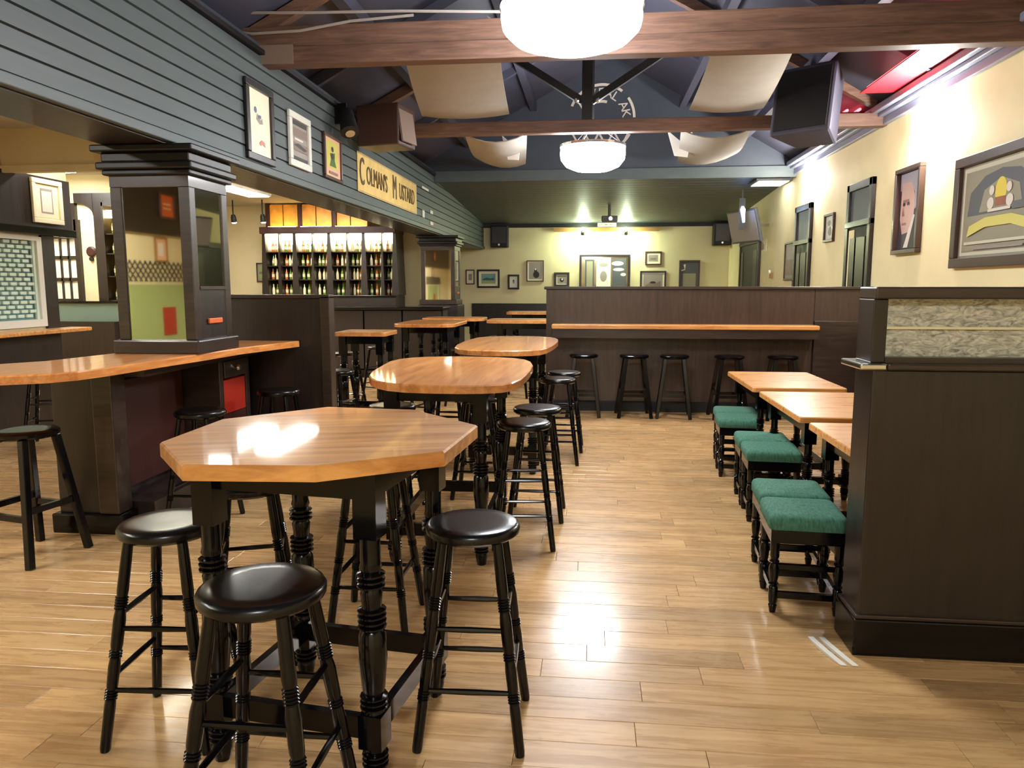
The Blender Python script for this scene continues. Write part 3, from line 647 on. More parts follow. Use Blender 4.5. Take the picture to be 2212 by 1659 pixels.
# ------------------------------------------------------------------ tables
def rrect(w_, d_, r, n=5, cx=0., cy=0.):
    o = []
    for sx, sy, a0 in ((1, 1, 0), (-1, 1, 90), (-1, -1, 180), (1, -1, 270)):
        for k in range(n+1):
            a = R(a0+90*k/n); o.append((cx+sx*(w_/2-r)+r*math.cos(a), cy+sy*(d_/2-r)+r*math.sin(a)))
    return o
def turned_leg(h):
    def rings(c, n, a, b, p=.020):
        o = []
        for k in range(n):
            z = c+(k-(n-1)/2)*p; o += [(z-p*.42, a), (z-p*.15, b), (z+p*.15, b), (z+p*.42, a)]
        return o
    prof = [(0, .024), (.03, .030), (.06, .034)]+rings(.105, 3, .030, .040)+[(.14, .034), (.28, .034)]+rings(.325, 3, .030, .042)+[(.37, .034), (.48, .043), (.58, .040)]+rings(.635, 4, .030, .043)+[(.69, .030), (.73, .034)]+rings(.775, 3, .028, .042)+[(.82, .034), (.84, .030), (1.0, .030)]
    return [(z/1.0, r) for z, r in prof]
def make_table(label, outline, loc, rz, h, legs, wd, group=None, top_t=.042, name='bar_table', ch=.006):
    t = thing(name, label, 'table', (loc[0], loc[1], 0), rz, group)
    MB().prism(outline, h-top_t, h, ch).build('tabletop', wd, t)
    lh = h-top_t
    for (x, y_) in legs:
        mb = MB().turn((x, y_, 0), (x, y_, lh*.86), [(z, r*min(1, h/1.0)) for z, r in turned_leg(1)], 12)
        mb.box(x-.036, x+.036, y_-.036, y_+.036, lh*.80, lh).box(x-.037, x+.037, y_-.037, y_+.037, lh*.135, lh*.245)
        mb.build('leg', 'black_gloss', t, smooth=True)
    xs = sorted(set(round(l[0], 3) for l in legs)); ys = sorted(set(round(l[1], 3) for l in legs))
    for y_ in ys:
        MB().box(xs[0]+.037, xs[-1]-.037, y_-.012, y_+.012, lh-.085, lh).build('apron', 'black_gloss', t)
        MB().box(xs[0]+.037, xs[-1]-.037, y_-.014, y_+.014, lh*.155, lh*.225).build('stretcher', 'black_gloss', t)
    for x in xs:
        MB().box(x-.012, x+.012, ys[0]+.037, ys[-1]-.037, lh-.085, lh).build('apron', 'black_gloss', t)
        MB().box(x-.014, x+.014, ys[0]+.037, ys[-1]-.037, lh*.155, lh*.225).build('stretcher', 'black_gloss', t)
    return t
def chaikin(p, c, it=2):
    for _ in range(it):
        q = []
        for (x0, y0), (x1, y1) in zip(p, p[1:]+p[:1]): q += [(x0*.75+x1*.25, y0*.75+y1*.25), (x0*.25+x1*.75, y0*.25+y1*.75)]
        p = q
    return [(x-c[0], y_-c[1]) for x, y_ in p]
def sq(a, b): return [(-a, -b), (a, -b), (a, b), (-a, b)]
octo = [(-1.329,2.155), (-1.100,1.880), (-.735,1.905), (-.425,2.119), (-.392,2.546), (-.690,2.848), (-1.049,2.880), (-1.336,2.566)]
octo = [((x+.858)*math.cos(R(8))-(y_-2.345)*math.sin(R(8)), (x+.858)*math.sin(R(8))+(y_-2.345)*math.cos(R(8))) for x, y_ in octo]
make_table('octagonal oak-topped high table with black turned legs in the foreground', octo, (-.858, 2.345), R(-8), 1.02, sq(.265, .265), 'table_oak', top_t=.045)
make_table('oak-topped rounded high table behind the octagonal one', chaikin([(-.71,3.56),(-.46,3.60),(-.37,3.74),(-.35,4.2),(-.36,4.70),(-.46,4.98),(-.70,5.08),(-.92,5.09),(-1.18,5.02),(-1.30,4.80),(-1.27,4.40),(-1.23,4.02),(-1.13,3.76),(-.98,3.60)], (-.82, 4.33), 1), (-.82, 4.33), 0, 1.02, sq(.24, .45), 'table_oak_y')
make_table('third oak-topped high table in the row, before the long partition', chaikin([(-.755,5.55),(-.48,5.58),(-.36,5.72),(-.31,6.2),(-.29,6.75),(-.35,7.08),(-.53,7.24),(-.8,7.25),(-1.05,7.12),(-1.12,6.6),(-1.11,5.94),(-1.0,5.64)], (-.70, 6.4), 1), (-.70, 6.4), 0, 1.02, sq(.24, .52), 'table_oak_y')
make_table('small high table just past the end of the leaner partition', rrect(.55, .55, .05), (-2.42, 7.9), 0, 1.02, sq(.2, .2), 'table_oak_y')
make_table('dim high table left, before the far mirrored pillar', rrect(.80, 1.3, .2), (-2.15, 10.0), 0, 1.02, sq(.26, .42), 'table_oak_y')
make_table('farthest high table in the middle, by the far dado', rrect(.95, .75, .2), (-2.1, 11.45), 0, 1.02, sq(.3, .24), 'table_oak_y')
make_table('high table half hidden behind the end of the long partition', rrect(1.1, .8, .15), (-.95, 10.9), 0, 1.02, sq(.36, .26), 'table_oak_y')
make_table('far high table against the dado beyond the long partition', rrect(1.0, .7, .1), (-1.0, 13.4), 0, 1.05, sq(.36, .26), 'table_oak_y')
# low tables behind the near partition
for k, (ya, yb, lb) in enumerate(((3.34, 4.25, 'low oak table nearest the glazed partition, mostly hidden behind it'), (4.42, 5.50, 'middle one of the three low oak tables by the glazed partition'), (5.70, 6.78, 'farthest of the three low oak tables, nearest the long ledge'))):
    make_table(lb, rrect(.68, yb-ya, .02, 2), (1.54, (ya+yb)/2), 0, .75, sq(.25, (yb-ya)/2-.12), 'ledge_oak', name='low_table', top_t=.035)

# ------------------------------------------------------------------ stools
def make_stool():
    t = thing('bar_stool', 'x', 'stool', (0,0,0))
    MB().turn((0, 0, .680), (0, 0, .725), [(0, .125), (.05, .142), (.3, .156), (.65, .158), (.88, .152), (.98, .143), (1, .10), (.97, .01)], 28).build('seat', 'black_seat', t, smooth=True)
    tp, bt_ = .088, .168; Lz = .69
    def at(z, sx, sy):
        k = bt_+(tp-bt_)*z/Lz; return Vector((sx*k, sy*k, z))
    base = [(0, .015), (.02, .017), (.22, .018)]
    def rg(c, n=4, p=.013, a=.0165, b=.0205):
        o = []
        for k in range(n):
            z = c+(k-(n-1)/2)*p; o += [(z-p*.45, a), (z-p*.1, b), (z+p*.1, b), (z+p*.45, a)]
        return o
    prof = base+rg(.27)+[(.32, .018), (.40, .019)]+rg(.46, 3)+[(.50, .019), (.62, .020)]+rg(.70, 5)+[(.76, .0185), (.9, .0175), (1, .016)]
    for sx, sy in ((-1,-1), (1,-1), (1,1), (-1,1)):
        MB().turn(at(0, sx, sy), at(Lz, sx, sy), prof, 10).build('leg', 'black_gloss', t, smooth=True)
    for z, za in ((.20, .245), (.40, .445)):
        for s_ in (-1, 1):
            MB().turn(at(z, -1, s_), at(z, 1, s_), [(0, .008), (.5, .0105), (1, .008)], 8).build('stretcher', 'black_gloss', t, smooth=True)
            MB().turn(at(za, s_, -1), at(za, s_, 1), [(0, .008), (.5, .0105), (1, .008)], 8).build('stretcher', 'black_gloss', t, smooth=True)
    return t
def make_plain():
    t = thing('bar_stool', 'x', 'stool', (0,0,0))
    MB().turn((0, 0, .675), (0, 0, .72), [(0, .13), (.1, .155), (.4, .168), (.75, .168), (.95, .155), (1, .1), (.96, .01)], 28).build('seat', 'black_gloss', t, smooth=True)
    def at(z, sx, sy):
        k = .185+(.10-.185)*z/.68; return Vector((sx*k, sy*k, z))
    for sx, sy in ((-1,-1), (1,-1), (1,1), (-1,1)):
        MB().bar(at(0, sx, sy), at(.68, sx, sy), .040, .036).build('leg', 'black_gloss', t, bevel=.004)
    for s_ in (-1, 1):
        MB().bar(at(.26, -1, s_), at(.26, 1, s_), .022, .034).build('stretcher', 'black_gloss', t)
        MB().bar(at(.30, s_, -1), at(.30, s_, 1), .022, .034).build('stretcher', 'black_gloss', t)
    return t
P1, P2 = make_stool(), make_plain(); used = {id(P1): False, id(P2): False}
def stool(proto, x, y_, rz, label, group):
    o = copy_tree(proto) if used[id(proto)] else proto
    used[id(proto)] = True
    o.location = (x, y_, 0); o.rotation_euler = (0, 0, R(rz)); o['label'] = label; o['group'] = group
    return o
G1 = 'black stools around the octagonal table'
stool(P1, -.385, 2.39, 2, 'black round stool right of the octagonal table', G1)
stool(P1, -.855, 1.81, 0, 'black round stool in front of the octagonal table, nearest the viewer', G1).scale = (1.06, 1.06, 1.0)
stool(P1, -1.40, 2.29, 4, 'black round stool left of the octagonal table', G1)
stool(P1, -1.37, 2.82, 20, 'black round stool half hidden behind the front left leg of the octagonal table', G1)
stool(P1, -.95, 3.17, 0, 'black round stool tucked behind the octagonal table', G1)
G2 = 'black stools along the second table'
stool(P1, -.385, 4.27, 5, 'nearer of the two black stools on the right of the second table', G2)
stool(P1, -.345, 4.80, 0, 'farther of the two black stools on the right of the second table', G2)
stool(P1, -1.305, 4.78, 0, 'black stool with a gold sheen on its seat, left of the second table', G2)
stool(P1, -.80, 5.25, 0, 'black stool between the second and third tables', G2)
G3 = 'black stools along the third table'
stool(P1, -.285, 6.35, 3, 'nearer of the two black stools on the right of the third table', G3)
stool(P1, -.25, 6.85, 0, 'farther of the two black stools on the right of the third table', G3)
stool(P1, -1.22, 6.3, 0, 'black stool on the left side of the third table', G3)
G4 = 'stools lined up under the long ledge'
for x, a, lb in ((-.09, 0, 'leftmost stool under the long ledge'), (.49, 3, 'second stool from the left under the long ledge'), (.945, -4, 'middle stool with grey-lit legs under the long ledge'), (1.56, 2, 'fourth stool from the left under the long ledge'), (2.15, 0, 'rightmost stool under the long ledge')):
    stool(P2, x, 8.72, a, 'black '+lb, G4)
G5 = 'stools around the oak leaner'
stool(P2, -3.10, 3.76, -12, 'black plain-legged stool under the near end of the oak leaner', G5)
stool(P1, -2.46, 4.45, 0, 'black stool tucked under the side of the oak leaner before the red panel', G5)
stool(P1, -2.36, 5.42, 0, 'black stool tucked under the leaner close to its end partition', G5)
G6 = 'black stools in the dim area behind the tables'
for x, y_, lb in ((-2.36, 6.75, 'black stool just right of the leaner end partition'), (-1.95, 7.75, 'black stool beside the small high table past the leaner'), (-1.62, 9.3, 'black stool left of the farther dim tables, front one'), (-2.75, 9.5, 'black stool left of the dim high table'), (-1.55, 10.4, 'black stool between the dim tables'), (-1.45, 11.75, 'black stool by the farthest table'), (-2.9, 8.6, 'black stool near the bar front'), (-1.0, 10.1, 'black stool before the half hidden far table')):
    stool(P1, x, y_, 8*x, lb, G6)
G7 = 'black stools along the grille-window ledge'
for x, y_, lb in ((-5.15, 6.55, 'left one of the stools at the shelf under the grille window'), (-5.1, 7.35, 'middle one of the stools at the shelf under the grille window'), (-4.75, 8.3, 'right one of the stools, beyond the grille-window shelf')):
    stool(P1, x, y_, 20, 'black stool, '+lb, G7)

def make_green():
    t = thing('low_stool', 'x', 'stool', (0,0,0))
    a = .172
    mb = MB()
    for z, ins in ((.40, .004), (.405, 0), (.445, 0), (.458, .006), (.466, .018), (.470, .04)):
        for p in rrect(2*(a-ins), 2*(a-ins), max(.02, .03-ins), 3): mb.v.append((p[0], p[1], z))
    n = 16; lv = 6
    for i in range(lv-1):
        for k in range(n): mb.f.append((i*n+k, i*n+(k+1) % n, (i+1)*n+(k+1) % n, (i+1)*n+k)); mb.mi.append(0)
    mb.f += [tuple(range(n))[::-1], tuple((lv-1)*n+k for k in range(n))]; mb.mi += [0, 0]
    mb.build('cushion', 'green_cloth', t, smooth=True)
    MB().box(-.162, .162, -.162, .162, .335, .40).build('seat_frame', 'black_gloss', t, bevel=.004)
    prof = [(0, .014), (.05, .017), (.1, .020), (.12, .016), (.16, .021), (.36, .021), (.38, .016), (.41, .024), (.44, .016), (.5, .021), (.62, .024), (.7, .016), (.73, .023), (.76, .016), (.8, .021), (1, .021)]
    for sx in (-1, 1):
        for sy in (-1, 1):
            MB().turn((sx*.14, sy*.14, 0), (sx*.14, sy*.14, .336), prof, 10).build('leg', 'black_gloss', t, smooth=True)
        MB().bar((sx*.14, -.14, .10), (sx*.14, .14, .10), .02, .03).build('stretcher', 'black_gloss', t)
        MB().bar((-.14, sx*.14, .085), (.14, sx*.14, .085), .02, .03).build('stretcher', 'black_gloss', t)
        MB().bar((-.14, sx*.14, .22), (.14, sx*.14, .22), .016, .022).build('stretcher', 'black_gloss', t)
    return t
pg = make_green(); first = True
for x, y_, lb in ((1.0, 3.56, 'nearest of the green-cushioned low stools'), (1.035, 3.93, 'green-cushioned low stool touching the nearest one from behind'), (1.17, 4.94, 'front one of the middle pair of green-cushioned low stools'), (1.19, 5.30, 'rear one of the middle pair of green-cushioned low stools'), (1.18, 6.08, 'front one of the farthest pair of green-cushioned low stools'), (1.22, 6.44, 'rear one of the farthest pair of green-cushioned low stools')):
    o = pg if first else copy_tree(pg); first = False
    o.location = (x, y_, 0); o.rotation_euler = (0, 0, R(-4)); o['label'] = lb; o['group'] = 'green low stools by the low tables'

# ------------------------------------------------------------------ partitions
pn = thing('partition', 'dark wooden partition with a textured glass strip, at the right edge', 'partition', (1.1, 3.15, 0))
x0, x1, y0, y1 = 1.095, XR-.005, 3.05, 3.25
MB().box(x0, x1, y0, y1, .165, 1.175).build('panel', 'dark_panel', pn, world=True, bevel=.006)
MB().box(x0-.018, x1, y0-.018, y1+.018, 0, .155).build('plinth', 'black_gloss', pn, world=True, bevel=.006)
MB().box(x0-.012, x1, y0-.012, y1+.012, .155, .172).build('plinth_moulding', 'dark_panel_y', pn, world=True, bevel=.004)
MB().box(x0-.05, x0+.05, y0-.012, y1+.03, 1.175, 1.20).build('sill_end_glint', 'chrome', pn, world=True, bevel=.006)  # chrome stands in for a bright highlight on the dark sill
MB().box(x0+.05, x1, y0-.02, y1+.02, 1.175, 1.20).build('sill', 'dark_panel_y', pn, world=True, bevel=.006)
MB().box(x0, x0+.055, y0+.03, y1, 1.20, 1.45).build('post', 'dark_panel', pn, world=True, bevel=.004)
MB().box(2.42, 2.48, y0+.03, y1, 1.20, 1.45).build('post', 'dark_panel', pn, world=True, bevel=.004)
MB().box(x0, x1, y0+.01, y1, 1.45, 1.497).build('top_rail', 'dark_panel_y', pn, world=True, bevel=.006)
MB().box(x0+.055, x1, y0+.03, y1-.03, 1.20, 1.222).build('bottom_rail', 'dark_panel_y', pn, world=True)
gl = MB().box(x0+.055, 2.42, y0+.085, y0+.10, 1.222, 1.331).build('pane', 'glass_text', pn, world=True)
gl = MB().box(x0+.055, 2.42, y0+.085, y0+.10, 1.341, 1.45).build('pane', 'glass_text', pn, world=True)
MB().box(2.48, x1, y0+.085, y0+.10, 1.222, 1.45).build('pane', 'glass_text', pn, world=True)
MB().box(x0+.05, 2.42, y0+.07, y0+.112, 1.331, 1.341).build('glazing_bar', 'chrome', pn, world=True)
pf = thing('partition', 'long dark partition across the room carrying an oak ledge', 'partition', (1.2, 9.1, 0))
yp = 9.05
for xa, xb in ((-.55, 2.56), (2.562, XR-.005)):
    MB().box(xa, xb, yp, yp+.12, .12, 1.46).build('panel', 'dark_panel_z', pf, world=True, bevel=.004)
MB().box(-.575, XR-.005, yp-.025, yp+.145, 1.46, 1.495).build('capping', 'dark_panel_y', pf, world=True, bevel=.006)
MB().box(-.565, XR-.005, yp-.015, yp+.135, 0, .12).build('plinth', 'black_matt', pf, world=True, bevel=.004)
MB().box(2.56, XR-.005, yp-.04, yp, .12, 1.10).build('pier', 'dark_panel_y', pf, world=True, bevel=.006)
MB().box(-.46, 2.55, yp-.255, yp-.002, .90, 1.0).build('ledge_apron', 'dark_panel_y', pf, world=True)
lg = MB().box(-.47, 2.555, yp-.275, yp-.002, 1.003, 1.056).build('oak_ledge', 'ledge_oak', None, bevel=.012)
tag(lg, 'long bare oak ledge along the dark partition', 'shelf')
pe = thing('partition', 'low dark end partition at the far end of the oak leaner', 'partition', (-2.5, 5.9, 0))
MB().box(-3.14, -2.14, 5.88, 5.96, .1, 1.40).build('panel', 'dark_panel', pe, world=True, bevel=.004)
MB().box(-2.18, -2.10, 5.86, 5.98, 0, 1.42).build('post', 'dark_panel_y', pe, world=True, bevel=.006)
MB().box(-3.16, -2.10, 5.86, 5.98, 1.40, 1.432).build('capping', 'dark_panel_y', pe, world=True, bevel=.006)
MB().box(-3.14, -2.14, 5.865, 5.975, 0, .1).build('plinth', 'black_gloss', pe, world=True)
lf = thing('leaflet', 'crumpled pale strip lying at the foot of the glazed partition', 'paper', (1.0, 3.05, 0))
for k in range(2):
    mb = MB(); n = 6
    for i in range(n+1):
        u = i/n; x = .955+.045*k+.06*u*u; yy = 3.18-.24*u
        for dx in (-.012, .012): mb.v.append((x+dx, yy, .004+.010*math.sin(u*3.1))); mb.v.append((x+dx, yy, .001))
    for i in range(n):
        b = i*4
        for f in ((b, b+4, b+6, b+2), (b+1, b+3, b+7, b+5), (b, b+1, b+5, b+4), (b+2, b+6, b+7, b+3)): mb.f.append(f); mb.mi.append(0)
    mb.f += [(0, 2, 3, 1), (n*4, n*4+1, n*4+3, n*4+2)]; mb.mi += [0, 0]
    mb.build('strip', 'paper_w', lf, world=True)

# ------------------------------------------------------------------ the oak leaner and its pillar
CZ = 1.06
outl = [(-2.74, 3.49), (-2.66, 3.62), (-2.62, 3.83), (-2.585, 4.3), (-2.55, 4.6), (-2.51, 5.17), (-2.36, 5.86), (-3.12, 5.86), (-3.13, 5.2), (-3.14, 4.6), (-3.22, 4.1), (-3.4, 3.85), (-3.6, 3.62), (-3.6, 3.45), (-3.4, 3.37), (-3.1, 3.36), (-2.92, 3.39)]
lb = thing('leaner_counter', 'curved oak-topped leaner on a dark panelled base around the near pillar', 'counter', (-3.1, 4.9, 0))
MB().prism(outl, CZ-.048, CZ, .008).build('worktop', 'counter_oak', lb, world=True)
MB().box(-3.24, -2.87, 4.16, 4.26, .12, CZ-.05).build('end_panel', 'dark_panel', lb, world=True, bevel=.004)
MB().box(-2.97, -2.84, 4.14, 4.28, .12, CZ-.05).build('corner_post', 'dark_panel_y', lb, world=True, bevel=.008)
MB().box(-3.27, -2.82, 4.12, 4.30, 0, .12).build('plinth', 'black_gloss', lb, world=True, bevel=.008)
MB().box(-3.12, -3.02, 4.26, 5.85, 0, CZ-.05).build('carcass', 'dark_panel', lb, world=True)
MB().box(-3.02, -2.71, 4.30, 5.85, 0, .16).build('plinth', 'dark_panel', lb, world=True)
MB().box(-3.02, -2.99, 4.30, 5.18, .2, .9).build('recess_panel', 'red_brown', lb, world=True)
MB().box(-3.02, -2.71, 4.28, 5.85, .95, CZ-.05).build('top_rail', 'dark_panel_y', lb, world=True)
MB().box(-3.02, -2.71, 5.20, 5.26, .16, .95).build('stile', 'dark_panel_y', lb, world=True, bevel=.004)
MB().box(-3.02, -2.71, 5.62, 5.68, .16, .95).build('stile', 'dark_panel_y', lb, world=True, bevel=.004)
dr = MB().box(-3.0, -2.70, 5.265, 5.615, .82, .945).build('drawer', 'dark_panel_y', lb, world=True, bevel=.004)
MB().turn((-2.70, 5.44, .885), (-2.665, 5.44, .885), [(0, .012), (.4, .012), (.6, .024), (1, .016)], 12).build('knob', 'chrome', dr, smooth=True, world=True)
MB().box(-3.0, -2.72, 5.265, 5.615, .55, .80).build('front_panel', 'red_paint', lb, world=True)
MB().box(-3.0, -2.72, 5.265, 5.615, .16, .545).build('front_panel', 'red_brown', lb, world=True)

def pillar(x0, x1, y0, y1, zb, label, name='mirrored_pillar', ztop=2.385):
    t = thing(name, label, 'pillar', ((x0+x1)/2, (y0+y1)/2, zb))
    p = .075; g = .012
    MB().box(x0-.03, x1+.03, y0-.03, y1+.03, zb, zb+.09).build('base', 'dark_panel_y', t, world=True, bevel=.01)
    for xa, ya in ((x0, y0), (x1-p, y0), (x0, y1-p), (x1-p, y1-p)):
        MB().box(xa, xa+p, ya, ya+p, zb+.09, 2.13).build('corner_post', 'dark_panel_y', t, world=True, bevel=.006)
    MB().box(x0+p, x1-p, y0+g+.02, y1-g-.02, zb+.09, 2.13).build('core', 'black_matt', t, world=True)
    MB().box(x0+g+.02, x1-g-.02, y0+p, y1-p, zb+.09, 2.13).build('core', 'black_matt', t, world=True)
    MB().box(x0, x1, y0, y1, 2.13, 2.20).build('top_rail', 'dark_panel_y', t, world=True)
    MB().box(x0+p, x1-p, y0+g, y0+g+.01, zb+.09, 2.13).build('mirror_pane', 'mirror', t, world=True)
    MB().box(x0+p, x1-p, y1-g-.01, y1-g, zb+.09, 2.13).build('mirror_pane', 'mirror', t, world=True)
    MB().box(x0+g, x0+g+.01, y0+p, y1-p, zb+.09, 2.13).build('mirror_pane', 'mirror', t, world=True)
    MB().box(x1-g-.01, x1-g, y0+p, y1-p, 1.50, 2.13).build('mirror_pane', 'mirror', t, world=True)
    MB().box(x1-g-.02, x1-.006, y0+p, y1-p, zb+.09, 1.48).build('side_panel', 'dark_panel', t, world=True)
    MB().box(x1-g-.01, x1+.004, y0+p, y1-p, 1.478, 1.50).build('rail', 'dark_panel_y', t, world=True)
    MB().box(x1-.006, x1+.012, y0+.16, y1-.16, zb+.19, zb+.225).build('pull', 'orange_paint', t, world=True, bevel=.006)
    cap = MB()
    for z0_, z1_, e in ((2.20, 2.235, .03), (2.235, 2.28, .055), (2.28, 2.34, .03), (2.34, ztop-.001, .075)):
        cap.box(x0-e, x1+e, y0-e, y1+e, z0_, z1_)
    cap.build('capital', 'capital_black', t, world=True, bevel=.01)
    return t
pillar(-3.095, -2.56, 4.64, 5.14, CZ, 'near mirrored black pillar standing on the oak leaner')
pillar(-3.03, -2.42, 13.2, 13.75, 1.17, 'far mirrored black pillar at the end of the bar')

# ------------------------------------------------------------------ bar and back bar
bf = thing('bar_counter', 'dark panelled bar with a polished top below the lit back bar', 'bar', (-4.7, 12.2, 0))
MB().box(-7.0, -2.38, 11.9, 12.55, 1.115, 1.165).build('worktop', 'black_gloss', bf, world=True, bevel=.015)
for k in range(7):
    xa = -6.95+k*.645
    MB().box(xa+.01, xa+.635, 12.0, 12.1, .14, 1.11).build('panel', 'dark_panel', bf, world=True, bevel=.01)
MB().box(-6.98, -2.42, 12.1, 12.5, 0, 1.11).build('carcass', 'black_matt', bf, world=True)
MB().box(-6.98, -2.42, 11.96, 12.1, 0, .13).build('plinth', 'black_gloss', bf, world=True)
pb = thing('pillar_stand', 'dark block carrying the far mirrored pillar', 'cabinet', (-2.72, 13.5, 0))
MB().box(-3.08, -2.36, 13.15, 13.82, 0, 1.168).build('block', 'dark_panel', pb, world=True, bevel=.01)
MB().box(-3.10, -2.34, 13.13, 13.84, 0, .12).build('plinth', 'black_gloss', pb, world=True)
bb = thing('back_bar', 'lit back bar of narrow shelf bays glowing amber above', 'cabinet', (-4.75, 13.6, 0))
yb0, yb1 = 13.32, 13.88
MB().box(-6.0, -3.5, yb0-.08, yb1, 0, 1.30).build('base_cabinet', 'dark_panel', bb, world=True)
MB().box(-6.0, -3.5, yb0-.10, yb1, 1.30, 1.335).build('worktop', 'black_gloss', bb, world=True, bevel=.006)
MB().box(-5.98, -3.52, yb1-.03, yb1-.004, 1.335, 2.44).build('back_panel', 'cab_back', bb, world=True)
edges = [-5.97, -5.685, -5.39, -5.055, -4.745, -4.41, -4.105, -3.765, -3.535]
def post(xc, wt, wb):
    mb = MB(); y0_, y1_ = yb0, yb1-.03
    mb.add([(xc-wb/2,y0_,1.335),(xc+wb/2,y0_,1.335),(xc+wb/2,y1_,1.335),(xc-wb/2,y1_,1.335),(xc-wt/2,y0_,2.44),(xc+wt/2,y0_,2.44),(xc+wt/2,y1_,2.44),(xc-wt/2,y1_,2.44)],
           [(0,3,2,1),(4,5,6,7),(0,1,5,4),(1,2,6,5),(2,3,7,6),(3,0,4,7)])
    mb.build('post', 'dark_panel', bb, world=True)
for i, e in enumerate(edges): post(e, *((.05, .13) if i % 2 == 0 else (.012, .07)))
MB().box(-6.02, -3.50, yb0-.06, yb1, 2.44, 2.56).build('cornice', 'red_brown', bb, world=True, bevel=.01)
bottle_spots = []
for i in range(8):
    a, b = edges[i]+(.095 if i % 2 == 0 else .065), edges[i+1]-(.095 if i % 2 else .065)
    MB().box(edges[i]+.02, edges[i+1]-.02, yb1-.07, yb1-.031, 2.20, 2.43).build('light_box', 'bar_white', bb, world=True)
    MB().box(edges[i]+.03, edges[i+1]-.03, yb0+.03, yb0+.10, 2.405, 2.43).build('strip_light', 'bar_white', bb, world=True)
    for z in (1.62, 1.87, 2.12):
        MB().box(edges[i]+.01, edges[i+1]-.01, yb0+.06, yb1-.03, z-.014, z).build('shelf', 'dark_panel_y', bb, world=True)
    for z in (1.336, 1.621, 1.871, 2.121):
        nbt = 3 if b-a > .11 else 2
        for k in range(nbt): bottle_spots.append((a+(b-a)*k/(nbt-1), yb0+.17+random.uniform(-.03, .03), z))
# amber glass lights over the cornice
for i, (xa, xb, zt) in enumerate(((-5.88, -5.64, 2.97), (-5.62, -5.36, 2.97), (-5.27, -5.02, 2.97), (-5.0, -4.72, 2.97), (-4.62, -4.38, 2.97), (-4.36, -4.06, 2.97))):
    MB().box(xa, xb, yb0+.12, yb0+.14, 2.56, zt).build('amber_pane', 'amber_glass', bb, world=True)
    if i % 2 == 0: MB().box(xa-.07, xa-.005, yb0+.08, yb0+.18, 2.56, 2.99).build('mullion', 'red_brown', bb, world=True)
    MB().box(xa, xb, yb0+.02, yb0+.04, 2.562, 2.572).build('uplight', 'amber_strip', bb, world=True)
# bottles
def make_bottle(cm):
    t = thing('bottle', 'x', 'bottle', (0,0,0))
    MB().turn((0,0,0), (0,0,.20), [(0,.020),(.03,.026),(.55,.026),(.68,.018),(.76,.009),(1,.009)], 8).build('glass', cm, t, smooth=True)
    MB().turn((0,0,.045), (0,0,.10), [(0,.0268),(1,.0268)], 8).build('paper_label', 'bottle_label', t)
    return t
bp = {c: make_bottle(c) for c in ('bottle_green', 'bottle_amber', 'bottle_clear')}; bu = set()
for x, y_, z in bottle_spots:
    c = random.choice(['bottle_green', 'bottle_amber', 'bottle_clear', 'bottle_clear'])
    o = copy_tree(bp[c]) if c in bu else bp[c]; bu.add(c)
    o.location = (x, y_, z); o.rotation_euler = (0, 0, random.random()*6)
    o['label'] = {'bottle_green': 'green bottle', 'bottle_amber': 'brown bottle', 'bottle_clear': 'pale bottle'}[c]+' on the lit back-bar shelves'; o['group'] = c.split('_')[1]+' bottles on the back-bar shelves'
# ceiling lights over the bar
for x, lb in ((-5.45, 'long white ceiling light over the bar, left one'), (-4.75, 'long white ceiling light over the bar, right one')):
    t = thing('ceiling_light', lb, 'light', (x, 11.0, 3.0))
    MB().box(x-.20, x+.20, 10.35, 12.1, 2.955, 2.999).build('housing', 'paper_w', t, world=True, bevel=.008)
    MB().box(x-.17, x+.17, 10.38, 12.07, 2.945, 2.955).build('diffuser', 'troffer_white', t, world=True)
for x, lb in ((-4.5, 'added unseen ceiling light over the left side, nearest the viewer'),):
    t = thing('ceiling_light', lb, 'light', (x, 2.2, 3.0))  # added lamp out of view, brightens the cream bulkhead
    MB().box(x-.22, x+.22, .8, 2.9, 2.955, 2.999).build('housing', 'paper_w', t, world=True, bevel=.008)
    MB().box(x-.19, x+.19, .83, 2.87, 2.945, 2.955).build('diffuser', 'troffer_white', t, world=True)
t = thing('ceiling_light', 'added unseen ceiling light over the snug behind the grille window', 'light', (-6.9, 8.7, 3.0))  # added lamp hidden by the header, lights up the snug wall
MB().box(-7.2, -6.6, 8.2, 9.3, 2.955, 2.999).build('housing', 'paper_w', t, world=True, bevel=.008)
MB().box(-7.17, -6.63, 8.23, 9.27, 2.945, 2.955).build('diffuser', 'troffer_white', t, world=True)
t = thing('ceiling_light', 'short white ceiling light beyond the cream bulkhead', 'light', (-5.2, 7.9, 3.0))
MB().box(-5.5, -4.9, 7.4, 7.62, 2.955, 2.999).build('housing', 'paper_w', t, world=True, bevel=.008)
MB().box(-5.48, -4.92, 7.42, 7.60, 2.945, 2.955).build('diffuser', 'troffer_white', t, world=True)
for x, lb in ((-6.32, 'small spotlight at the left end of the back bar'), (-5.78, 'small spotlight just left of the lit shelf bays')):
    t = thing('spotlight', lb, 'spotlight', (x, 12.9, 2.6))
    MB().cyl((0, 0, .14), (0, 0, .399), .012, 8).build('stem', 'black_matt', t)
    MB().turn((0, 0, .15), (0, .03, .02), [(0, .03), (.3, .045), (1, .05)], 12).build('can', 'black_matt', t, smooth=True)
    MB().turn((0, .031, .018), (0, .034, .0), [(0, .042), (1, .03)], 12).build('bulb', 'troffer_white', t)
picture('framed_print', 'small grey picture on the cream wall left of the back bar', 'picture', 'back', (-6.30, 13.9, 1.76), .17, .36, .02, 'frame_brown', 'ink_grey', [('board_g','r',-.7,-.7,.7,.7),('ink_brown','r',-.5,-.2,.5,.1)])
